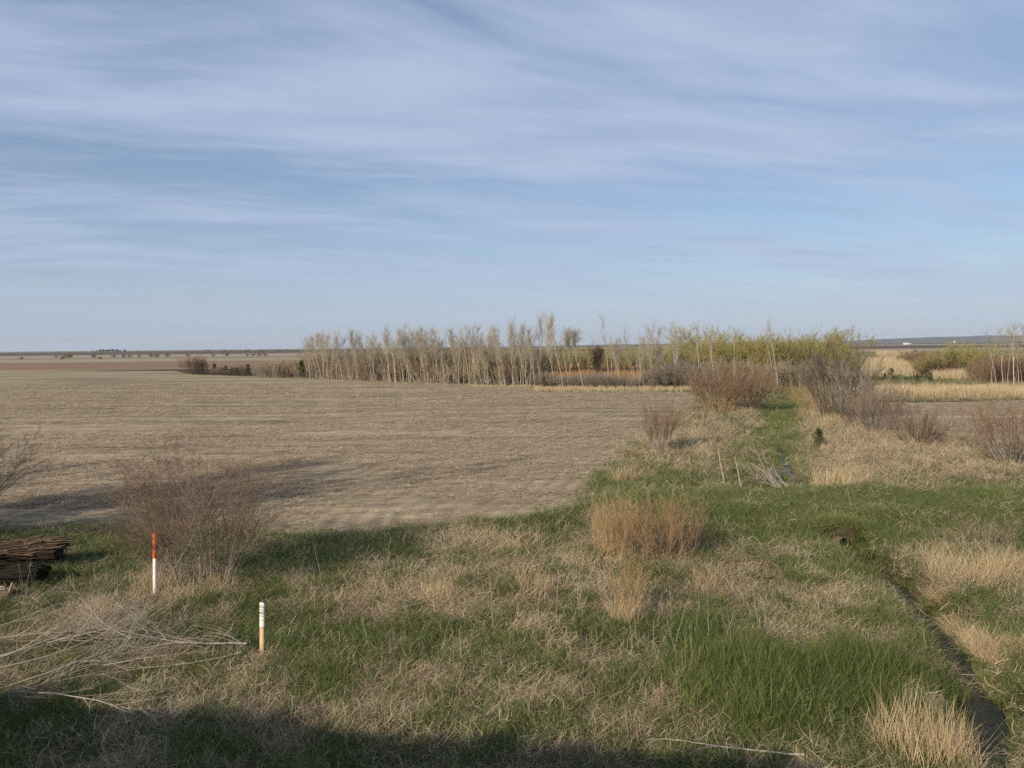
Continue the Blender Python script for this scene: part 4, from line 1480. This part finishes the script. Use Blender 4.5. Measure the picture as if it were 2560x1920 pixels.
# the black lettering runs up the sleeve, too worn to read: marks bent round the tube
vs, qs, nv = [], [], 0
zc_ = 0.93
rr = R_ + 0.0085
while zc_ < 1.33:
    hh = 0.020 + 0.010 * rs.random()
    for (b0, b1, c0, c1) in ([(-0.45, 0.45, 0, 0.35), (-0.45, -0.15, 0.35, 1.0)] if rs.random() < 0.5 else [(-0.45, 0.45, 0.6, 1.0), (0.1, 0.45, 0.0, 0.6), (-0.45, -0.2, 0.0, 0.6)]):
        for k_ in range(4):
            t0 = -0.72 + (b0 + (b1 - b0) * k_ / 4) * 0.8
            t1 = -0.72 + (b0 + (b1 - b0) * (k_ + 1) / 4) * 0.8
            for tt, zz in ((t0, c0), (t1, c0), (t1, c1), (t0, c1)):
                vs.append([rr * math.cos(tt), rr * math.sin(tt), zc_ + zz * hh])
            qs.append([nv, nv + 1, nv + 2, nv + 3])
            nv += 4
    zc_ += hh + 0.012
obj('lettering', new_mesh('lettering', vs, qs), M_BLACK, post)

# survey stake
p = at(655, 1643)
z0 = h1(p[0], p[1])
stake = thing('survey_stake', (p[0], p[1], z0), 'pale pine survey stake with a white painted top and black writing', 'stake')
stake.rotation_euler = (0.0, 0.035, math.radians(-18))
wd = 0.044


def lath(z0, z1, e, n=9, point=False):
    """a sawn lath with slightly uneven edges"""
    zs = np.linspace(z0, z1, n)
    V = []
    for z in zs:
        k_ = 1 + 0.03 * math.sin(z * 37)
        for sx, sy in ((-1, -1), (1, -1), (1, 1), (-1, 1)):
            V.append([sx * (wd * k_ + e), sy * (0.010 + e), z])
    Q = [[i * 4 + j, i * 4 + (j + 1) % 4, (i + 1) * 4 + (j + 1) % 4, (i + 1) * 4 + j] for i in range(n - 1) for j in range(4)]
    Q.append([(n - 1) * 4 + j for j in range(4)])
    Q.append([3, 2, 1, 0])
    return np.array(V), np.array(Q)


V, Q = lath(-0.3, 0.985, 0)
obj('lath', new_mesh('lath', V, Q), M_LATH, stake)
V, Q = lath(0.50, 0.992, 0.0025)
obj('painted_end', new_mesh('painted_end', V, Q), M_PAINT, stake)
tm = text_mesh('1810', 0.12)
o = obj('writing', tm, M_BLACK, stake)
o.rotation_euler = (PI / 2, -PI / 2, 0)
o.rotation_mode = 'XYZ'
o.matrix_local = Matrix.Translation((0.002, -0.0140, 0.83)) @ Matrix(((0, -1, 0, 0), (0, 0, -1, 0), (1, 0, 0, 0), (0, 0, 0, 1)))
tm2 = text_mesh('(', 0.10)
o = obj('faded_mark', tm2, M_INK_GREY, stake)
o.matrix_local = Matrix.Translation((0.012, -0.0140, 0.66)) @ Matrix(((0, -1, 0, 0), (0, 0, -1, 0), (1, 0, 0, 0), (0, 0, 0, 1)))

# culvert under the crossing
cp = at(2104, 1362, -0.30)
ca = math.atan2(STREAM[1][1] - STREAM[0][1], STREAM[1][0] - STREAM[0][0])
cul = thing('culvert_pipe', (CULX, CULY + 0.08, -0.36), 'rusty round culvert mouth where the stream leaves the grass crossing', 'culvert')
prof = []
for i in range(24):
    prof.append((0.185 + 0.008 * math.sin(i * PI), i * 0.08 - 0.12))
outer = [(0.19 + (0.010 if i % 2 else 0), i * 0.045 - 0.10) for i in range(50)]
V, Q = lathe([(0.178, 2.1), (0.178, -0.10), (0.19, -0.105)] + outer[1:], 24)
sp = obj('pipe', new_mesh('pipe', V, Q, smooth=True), M_RUSTPIPE, cul)
V, Q = lathe([(0.001, -0.05), (0.179, -0.05)], 24)  # black disc near the mouth, painted as the shade inside the pipe
ip_ = obj('pipe_shade', new_mesh('pipe_shade', V, Q), M_PIPE_SHADE, cul)
axis = Vector((-0.30, 1.0, 0.03)).normalized()
for q_ in (sp, ip_):
    q_.rotation_euler = axis.to_track_quat('Z', 'Y').to_euler()

# unseen brush added on the bank edge to fray the shade at the bottom
bb = None
for i in range(46):
    u_ = -34 + 31 * (i + rs.random()) / 46
    v_ = -0.2 - 0.5 * rs.random()
    loc = (u_ * math.cos(ang) - v_ * math.sin(ang), u_ * math.sin(ang) + v_ * math.cos(ang) + 0.75, 4.65)
    if bb is None:
        G, T = shrub_meshes(n_stems=110, h=0.70, base_r=0.5, lean=0.6, stem_r=0.007, k1=7, k2=4, ang=0.5, trop=0.02, jit=0.09, leaf=1600, leaf_size=0.04)
        bb = thing('shade_brush', loc, 'unseen low brush added at the edge of the road bank to fray its shade', 'brush', 'brush added to fray the bank shade')
        obj('trunk', G.mesh('trunk'), M_BARK_DARK, bb)
        obj('crown', T.mesh('crown'), M_TWIG_BROWN, bb)
    else:
        sc_ = 0.6 + 0.7 * rs.random()
        dup(bb, loc, rs.random() * 6.28, (1.1, 1.1, sc_))


# ------------------------------------------------------------------ fallen wood
def log_mesh(L, r, n=26, sides=22, rag=0.5):
    V = []
    for i in range(n):
        t = i / (n - 1)
        for j in range(sides):
            a = j / sides * 2 * PI
            q = fbm(np.array([a * 2.2 + 3 * math.cos(a)]), np.array([t * L * 0.9]), 161, 3)[0]
            g_ = fbm(np.array([math.cos(a) * 5 + 9]), np.array([math.sin(a) * 5 + t * 0.7]), 171, 2)[0]
            rr_ = r * (0.62 + 0.5 * q + rag * 0.55 * (g_ - 0.5))
            x = (t - 0.5) * L + (rag * 0.5 * (g_ - 0.5) * L * 0.25 if i in (0, n - 1) else 0)
            V.append([x, rr_ * math.cos(a), rr_ * 0.85 * math.sin(a)])
    Q = [[i * sides + j, i * sides + (j + 1) % sides, (i + 1) * sides + (j + 1) % sides, (i + 1) * sides + j] for i in range(n - 1) for j in range(sides)]
    V.append([-(0.5) * L + 0.15, 0, 0])
    V.append([(0.5) * L - 0.15, 0, 0])
    c0, c1 = len(V) - 2, len(V) - 1
    T = [[c0, (j + 1) % sides, j] for j in range(sides)] + [[c1, (n - 1) * sides + j, (n - 1) * sides + (j + 1) % sides] for j in range(sides)]
    return new_mesh('log', V, Q, T)


def splints(L, r, n, lo, hi):
    G = Geo()
    a = rs.random(n) * PI * 1.3 - 0.3
    st = np.stack([(rs.random(n) - 0.5) * L, -r * np.cos(a) * 0.95, r * np.sin(a) * 0.9], -1)
    d = np.stack([np.where(rs.random(n) < 0.5, 1, -1), 0.15 * rs.normal(size=n), 0.15 * rs.normal(size=n)], -1)
    P = grow(st, d, lo + (hi - lo) * rs.random(n), 4, 0.05)
    G.tubes(P, taper(0.012 + 0.022 * rs.random(n), 4, 0.3), 4)
    return G


p = at(20, 1424)
lg = thing('rotten_log', (p[0], p[1], h1(p[0], p[1]) + 0.55), 'dark rotten log with splitting bark lying at the left edge below the field', 'log', rz=math.radians(6))
obj('wood', log_mesh(2.7, 0.31, 40, 26, 1.0), M_ROT, lg)
obj('splinters', splints(2.6, 0.30, 150, 0.2, 1.0).mesh('splinters'), M_SPLINT, lg)
p = at(0, 1462)  # added log, its black colour stands for the shade under the upper one
lg3 = thing('rotten_log', (p[0], p[1], h1(p[0], p[1]) + 0.30), 'near black log added as the shade under the dark splitting one at the left edge', 'log', rz=math.radians(2))
obj('wood', log_mesh(2.1, 0.30, 34, 24, 1.0), M_LOG_SHADE, lg3)
obj('splinters', splints(2.1, 0.34, 70, 0.2, 0.8).mesh('splinters'), M_LOG_SHADE, lg3)
p = at(-45, 1488)
lg2 = thing('rotten_log', (p[0], p[1], h1(p[0], p[1]) + 0.12), 'broken paler log end with a stub poking up at the left edge', 'log', rz=math.radians(-14))
obj('wood', log_mesh(1.9, 0.20), M_SPLINT, lg2)
G = splints(1.7, 0.20, 34, 0.2, 0.6)
G.tubes(grow(np.array([[0.84, -0.05, 0.08]]), np.array([[0.5, 0.0, 0.8]]), np.array([0.34]), 4, 0.05), np.array([[0.028, 0.026, 0.024, 0.02]]), 6)
obj('splinters', G.mesh('splinters'), M_DEAD, lg2)


def dead_branch(L, r, k1, k2, ang=0.5, bend=0.0, lift=0.12):
    """a dead branch lying along +x, twigs spreading from it"""
    G, T = Geo(), Geo()
    P = grow(np.array([[0, 0, 0.06]]), np.array([[1, bend, lift]]), np.array([L]), 9, 0.06, (0, bend * 0.1, -0.01))
    G.tubes(P, taper(np.array([r]), 9, 0.25), 6)
    s, d, t, _ = kids(P, k1, 0.15, 0.98, ang, 0.10)
    l = L * 0.55 * (1.1 - 0.6 * t) * (0.4 + 0.8 * rs.random(len(t)))
    B = grow(s, d, l, 6, 0.09, (0.02, 0, 0.0))
    B[:, :, 2] = np.maximum(B[:, :, 2], 0.02)
    T.tubes(B, taper(np.full(len(t), r * 0.42), 6, 0.35), 4)
    if k2:
        s, d, t, i2 = kids(B, k2, 0.2, 1.0, ang, 0.06)
        C = grow(s, d, l[i2] * 0.5 * (0.4 + 0.8 * rs.random(len(t))), 4, 0.1)
        C[:, :, 2] = np.maximum(C[:, :, 2], 0.015)
        T.tubes(C, taper(np.full(len(t), max(r * 0.2, 0.0035)), 4, 0.5), 3)
    return G, T


def branch(p, rz, label, L, r, k1, k2, group=None, dz=0.0, name='dead_branch', **kw):
    G, T = dead_branch(L, r, k1, k2, **kw)
    o = thing(name, (p[0], p[1], h1(p[0], p[1]) + dz), label, 'branch', group, rz)
    obj('limb', G.mesh('limb', True), M_DEAD, o)
    obj('twig', T.mesh('twig'), M_DEAD, o)
    return o


PILE = 'grey dead branches of the brush pile'
PL = 'weathered grey dead branch tangled in the brush pile at the lower left'
for (q, qy, rzd, L, r) in [(-40, 1690, 22, 2.6, 0.020), (-60, 1720, 12, 2.8, 0.018), (-30, 1660, 38, 2.4, 0.016), (20, 1740, 20, 2.4, 0.016), (60, 1700, 30, 2.6, 0.018), (120, 1690, 34, 2.4, 0.014),
                           (-90, 1640, 5, 2.8, 0.018), (180, 1710, 26, 2.2, 0.014), (40, 1650, 10, 2.4, 0.015), (200, 1660, 40, 2.0, 0.012), (-20, 1600, 20, 2.2, 0.014), (100, 1770, 15, 2.2, 0.014),
                           (-60, 1790, 28, 2.0, 0.013), (260, 1690, 18, 1.9, 0.012), (330, 1640, 160, 2.3, 0.014), (0, 1680, 55, 2.2, 0.014), (150, 1640, 60, 1.8, 0.012)]:
    branch(at(q, qy), math.radians(rzd), PL, L, r * 0.85, 10, 4, PILE, 0.05 + 0.22 * rs.random(), ang=0.5, bend=0.2 * rs.normal())
branch(at(618, 1640), math.radians(172), 'long bare grey branch reaching left from beside the survey stake', 2.7, 0.018, 11, 3, None, 0.16, ang=0.45, lift=-0.02)
branch(at(606, 1652), math.radians(197), 'thinner bare grey branch below the long one, also reaching from the stake', 2.4, 0.013, 8, 3, None, 0.10, ang=0.4, lift=-0.02)
branch(at(2010, 1908), math.radians(170), 'bleached white branch lying flat at the bottom edge', 1.75, 0.016, 3, 1, None, 0.10, ang=0.35, lift=0.06)
G, T = dead_branch(1.0, 0.006, 5, 2)
# arching dead stems beside the stake
A = Geo()
n_ = 7
P = grow(np.tile([[0.0, 0, 0]], (n_, 1)) + 0.08 * rs.normal(size=(n_, 3)) * [1, 1, 0], np.column_stack([-0.35 + 0.2 * rs.normal(size=n_), 0.1 * rs.normal(size=n_), np.ones(n_)]), 0.8 + 0.5 * rs.random(n_), 9, 0.05, (-0.16, 0, -0.10))
A.tubes(P, taper(np.full(n_, 0.006), 9, 0.3), 4)
p = at(622, 1640)
o = obj('arching_stems', A.mesh('arching_stems'), M_DEAD)
o.name = 'dead_weed'
o.location = (p[0], p[1], h1(p[0], p[1]))
tag(o, 'dead weed with stems arching over to the left beside the survey stake', 'weed')

# fallen poles beside the green ditch
PG = 'poles of the driftwood heap by the ditch'
pole0 = None
hp_ = at(1925, 1206)
for i in range(18):
    a0 = at(1856 + 34 * rs.random() + (30 if i > 7 else 0), 1160 + 24 * rs.random())
    b0 = at(1918 + 48 * rs.random(), 1212 + 14 * rs.random())
    a0[2] = h1(a0[0], a0[1]) + 0.15 + 0.55 * rs.random()
    b0[2] = h1(b0[0], b0[1]) + 0.03 + 0.1 * rs.random()
    b0 = b0 + np.array([0.1, -0.1, 0])
    d = a0 - b0
    L = np.linalg.norm(d)
    G = Geo()
    P = grow(np.array([[0, 0, 0]]), d[None, :], np.array([L * (0.4 + 0.6 * rs.random())]), 7, 0.06)
    G.tubes(P, taper(np.array([0.020 + 0.02 * rs.random()]), 7, 0.4), 6)
    s, dd3, t, _ = kids(P, 6, 0.2, 0.95, 0.7)
    G.tubes(grow(s, dd3, 0.3 + 0.5 * rs.random(6), 4, 0.12), taper(np.full(6, 0.011), 4, 0.4), 4)
    o = obj('driftwood_pole', G.mesh('driftwood_pole', True), M_TWIG_PALE if i % 3 else M_DEAD)
    o.location = b0
    tag(o, 'bare grey pole in the leaning driftwood heap beside the ditch', 'pole', PG)
for q, qy, hh, lab in [(1812, 1205, 1.55, 'single leaning dead stick left of the driftwood heap'), (1855, 1222, 1.45, 'second dead stick, thin and close to the driftwood heap')]:
    p = at(q, qy)
    G = Geo()
    G.tubes(grow(np.array([[0, 0, -0.1]]), np.array([[-0.13, 0.1, 1.0]]), np.array([hh]), 7, 0.03), taper(np.array([0.028]), 7, 0.5), 5)
    o = obj('dead_stick', G.mesh('dead_stick'), M_DEAD)
    o.location = (p[0], p[1], h1(p[0], p[1]))
    tag(o, lab, 'stick')
p = at(2022, 1212)
G, T = dead_branch(1.9, 0.018, 9, 4)
br = thing('dead_branch', (p[0], p[1], h1(p[0], p[1]) + 0.05), 'tan dead branch heap right of the ditch beside the crossing', 'branch', None, math.radians(15))
obj('limb', G.mesh('limb'), M_DEAD, br)
obj('twig', T.mesh('twig'), M_TWIG_PALE, br)
# snag far out
p = at(2255, 889)
sg = thing('fallen_tree', (p[0], p[1], 0), 'dark fallen tree lying in the pale far field on the right', 'fallen tree', None, math.radians(10), 1.0)
G = Geo()
G.tubes(grow(np.array([[-1.0, 0, 0.2]]), np.array([[1, 0, 0.22]]), np.array([9.0]), 7, 0.04), taper(np.array([0.45]), 7, 0.5), 6)
obj('trunk', G.mesh('trunk'), M_BARK_DARK, sg)
G = Geo()
G.tubes(grow(np.tile([[6.5, 0, 1.7]], (14, 1)), rs.normal(size=(14, 3)) + [0.6, 0, 0.4], 1.2 + rs.random(14), 4, 0.15), taper(np.full(14, 0.12), 4, 0.4), 4)
obj('root_plate', G.mesh('root_plate'), M_BARK_DARK, sg)

# farm sheds far away
for q, qy, w_, d_, h_, lab in [(2268, 861.5, 24, 10, 6, 'tiny white long farm shed below the hills on the right horizon'), (2386, 858.6, 9, 9, 13, 'tiny white narrow farm building right of the long shed')]:
    p = at(q, qy)
    f = thing('farm_shed', (p[0], p[1], 0), lab, 'shed')
    V, Q = box(-w_ / 2, w_ / 2, -d_ / 2, d_ / 2, -0.5, h_ * 0.65)
    obj('wall', new_mesh('wall', V, Q), M_BARN, f)
    e = 0.6
    V = [[-w_ / 2 - e, -d_ / 2 - e, h_ * 0.655], [w_ / 2 + e, -d_ / 2 - e, h_ * 0.655], [w_ / 2 + e, d_ / 2 + e, h_ * 0.655], [-w_ / 2 - e, d_ / 2 + e, h_ * 0.655],
         [-w_ / 2 - e, 0, h_], [w_ / 2 + e, 0, h_]]
    obj('roof', new_mesh('roof', V, [[0, 1, 5, 4], [2, 3, 4, 5], [3, 2, 1, 0]], [[0, 4, 3], [1, 2, 5]]), M_ROOF, f)


# ------------------------------------------------------------------ single tussocks and stalks
def tussock(p, label, n, rad, h0, h1_, lean, droop, group=None, sx=1.0, m=M_TUSS, width=0.006):
    o = obj('dry_tussock', blades(n, rad, h0, h1_, lean, droop, width, 5, 0.09).mesh('dry_tussock'), m)
    o.location = (p[0], p[1], h1(p[0], p[1]))
    o.scale = (sx, 1, 1)
    return tag(o, label, 'grass tussock', group)


for k_, (px_, py_, off, rr_, n_) in enumerate([(2300, 1540, 0.60, 0.36, 800), (2345, 1592, 0.62, 0.40, 900), (2392, 1640, 0.62, 0.45, 1200), (2418, 1695, 0.72, 0.55, 2200), (2425, 1708, 1.45, 0.50, 1700)]):
    p = at(px_, py_, WATER_Z)
    tussock((p[0] + off, p[1] + 0.05), ['smallest tan tussock on the right stream bank, highest up the stream', 'tan tussock on the right stream bank, second one down from the culvert',
                                       'thick tan tussock on the right stream bank just above the bend', 'big shaggy tan tussock hanging over the dark stream bend at lower right',
                                       'shaggy tan tussock at the right edge beside the big one on the bend'][k_], n_, rr_, 0.3, 0.6, 0.85, 1.3)
tussock(at(2300, 1890), 'tall spiky straw tussock at the bottom edge left of the stream', 480, 0.55, 0.5, 1.05, 0.32, 0.35)
tussock(at(2385, 1905), 'second spiky straw tussock at the bottom edge, beside the stream', 240, 0.35, 0.4, 0.9, 0.4, 0.45)
tussock(at(2420, 1440), 'broad shaggy straw tussock in the tall dry grass by the right edge', 900, 0.9, 0.4, 1.0, 0.5, 0.7)
tussock(at(2530, 1430), 'shaggy straw tussock cut by the right edge', 600, 0.6, 0.4, 1.0, 0.5, 0.7)
tussock(at(1762, 1470), 'pale upright tussock right of the willow sheaf', 200, 0.34, 0.3, 0.75, 0.45, 0.4, width=0.005)
tussock(at(1568, 1560), 'straw tussock wrapped round the foot of the willow sheaf', 330, 0.34, 0.3, 0.8, 0.4, 0.7)
tussock(at(1105, 1500), 'light tan tussock in mid foreground, tallest of the row', 330, 0.40, 0.3, 0.7, 0.5, 0.7)
tussock(at(985, 1500), 'swept flat tan tussock left of the tallest in the row', 420, 0.55, 0.3, 0.7, 0.9, 1.2, sx=1.4)
tussock(at(1260, 1378), 'pale flattened tussock spilling over the field edge', 420, 0.7, 0.5, 1.0, 0.95, 1.0, sx=1.5)
tussock(at(1330, 1480), 'wispy tan tussock left of the willow sheaf', 260, 0.5, 0.3, 0.8, 0.5, 0.6)
tussock(at(1450, 1420), 'brown dry tussock at the left foot of the golden willow clump', 240, 0.35, 0.3, 0.8, 0.5, 0.8)
tussock(at(1560, 1205), 'small yellow tussock at the field\'s right corner', 200, 0.5, 0.5, 1.0, 0.5, 0.6, width=0.010)
tussock(at(2100, 1205), 'tall pale dry grass clump on the right end of the ditch', 500, 1.1, 0.6, 1.3, 0.4, 0.5, width=0.010)
tussock(at(400, 1470), 'straw coloured tussock round the foot of the marker post', 420, 0.6, 0.3, 0.7, 0.5, 0.7)
tussock(at(500, 1490), 'straw tussock under the big bare shrub, right of the post', 520, 0.8, 0.3, 0.75, 0.6, 0.8)
tussock(at(240, 1540), 'grey tan tussock left of and below the marker post', 300, 0.45, 0.25, 0.6, 0.6, 0.9)
tussock(at(610, 1720), 'faded tussock just below the survey stake', 260, 0.34, 0.15, 0.4, 0.8, 1.2)
tussock(at(1905, 1485), 'tan tussock in the matted grass left of the stream', 300, 0.6, 0.15, 0.4, 0.9, 1.3)
tussock(at(2080, 1060), 'tan tussock on the right lip of the green ditch', 260, 0.8, 0.5, 1.1, 0.5, 0.6, width=0.014)

stalk0 = None
for q, qy, hh in [(1432, 1556, 1.05), (1442, 1552, 1.1), (1450, 1554, 1.15), (1345, 1545, 0.9), (1462, 1560, 0.8), (1600, 1640, 0.9), (1630, 1660, 0.85), (1680, 1640, 1.2), (1700, 1670, 1.0),
                  (1810, 1640, 1.0), (1835, 1660, 1.05), (1860, 1650, 0.9), (1740, 1620, 0.8), (240, 1590, 1.7), (270, 1560, 1.0), (60, 1500, 1.1), (70, 1500, 1.05), (80, 1500, 1.1), (1270, 1480, 0.8),
                  (1180, 1470, 0.7), (1900, 1560, 0.9), (1945, 1540, 0.8), (1160, 1360, 0.5), (1060, 1350, 0.55), (980, 1345, 0.5), (900, 1348, 0.5), (20, 1780, 1.0), (40, 1785, 0.9), (1730, 1680, 0.9), (1580, 1660, 0.8),
                  (640, 1740, 0.5), (880, 1400, 0.6), (1080, 1470, 0.9), (1225, 1500, 0.8), (2230, 1450, 0.6)] + [(820 + 460 * rs.random(), 1340 + 45 * rs.random(), 0.45 + 0.4 * rs.random()) for _ in range(30)] + [(700 + 1250 * rs.random(), 1420 + 260 * rs.random(), 0.5 + 0.6 * rs.random()) for _ in range(34)] + [(1960 + 600 * rs.random(), 1150 + 70 * rs.random(), 0.7 + 0.7 * rs.random()) for _ in range(24)] + [(2000, 1420, 0.7), (2010, 1415, 0.6), (2250, 1330, 0.7), (2290, 1320, 0.8), (2330, 1330, 0.9)]:
    p = at(q, qy)
    G = Geo()
    P = grow(np.array([[0, 0, -0.05]]), np.array([[0.14 * rs.normal(), 0.1 * rs.normal(), 1.0]]), np.array([hh]), 8, 0.05)
    G.tubes(P, taper(np.array([0.0055]), 8, 0.4), 4)
    s, d, t, _ = kids(P, 4, 0.6, 1.0, 0.5)
    G.tubes(grow(s, d, np.full(4, 0.12 * hh), 3, 0.1), taper(np.full(4, 0.0025), 3, 0.5), 3)
    o = obj('weed_stalk', G.mesh('weed_stalk'), M_DEAD)
    o.location = (p[0], p[1], h1(p[0], p[1]))
    tag(o, 'single thin dry weed stalk standing in the verge grass', 'weed stalk', 'dry weed stalks in the verge')

# ------------------------------------------------------------------ air
HAZE = True
if HAZE:
    V, Q = box(-21000, 21000, -120, 9300, -3.5, 95)
    hz_ = bpy.data.materials.new('haze_air')
    hz_.use_nodes = True
    t = NT(hz_.node_tree)
    out = t.n('ShaderNodeOutputMaterial')
    pv = t.n('ShaderNodeVolumePrincipled')
    pv.inputs['Color'].default_value = (0.80, 0.88, 1.0, 1)
    pv.inputs['Density'].default_value = 0.000045
    pv.inputs['Anisotropy'].default_value = 0.0
    t.link(pv.outputs[0], out.inputs['Volume'])
    tag(obj('haze', new_mesh('haze', V, Q), hz_), 'thin pale haze filling the air over the plain', 'haze', kind='stuff')

scene.cycles.use_denoising = False
scene.cycles.sample_clamp_indirect = 3.0
scene.cycles.max_bounces = 6
scene.cycles.diffuse_bounces = 3
scene.cycles.glossy_bounces = 2
scene.cycles.transmission_bounces = 4
scene.cycles.volume_bounces = 0
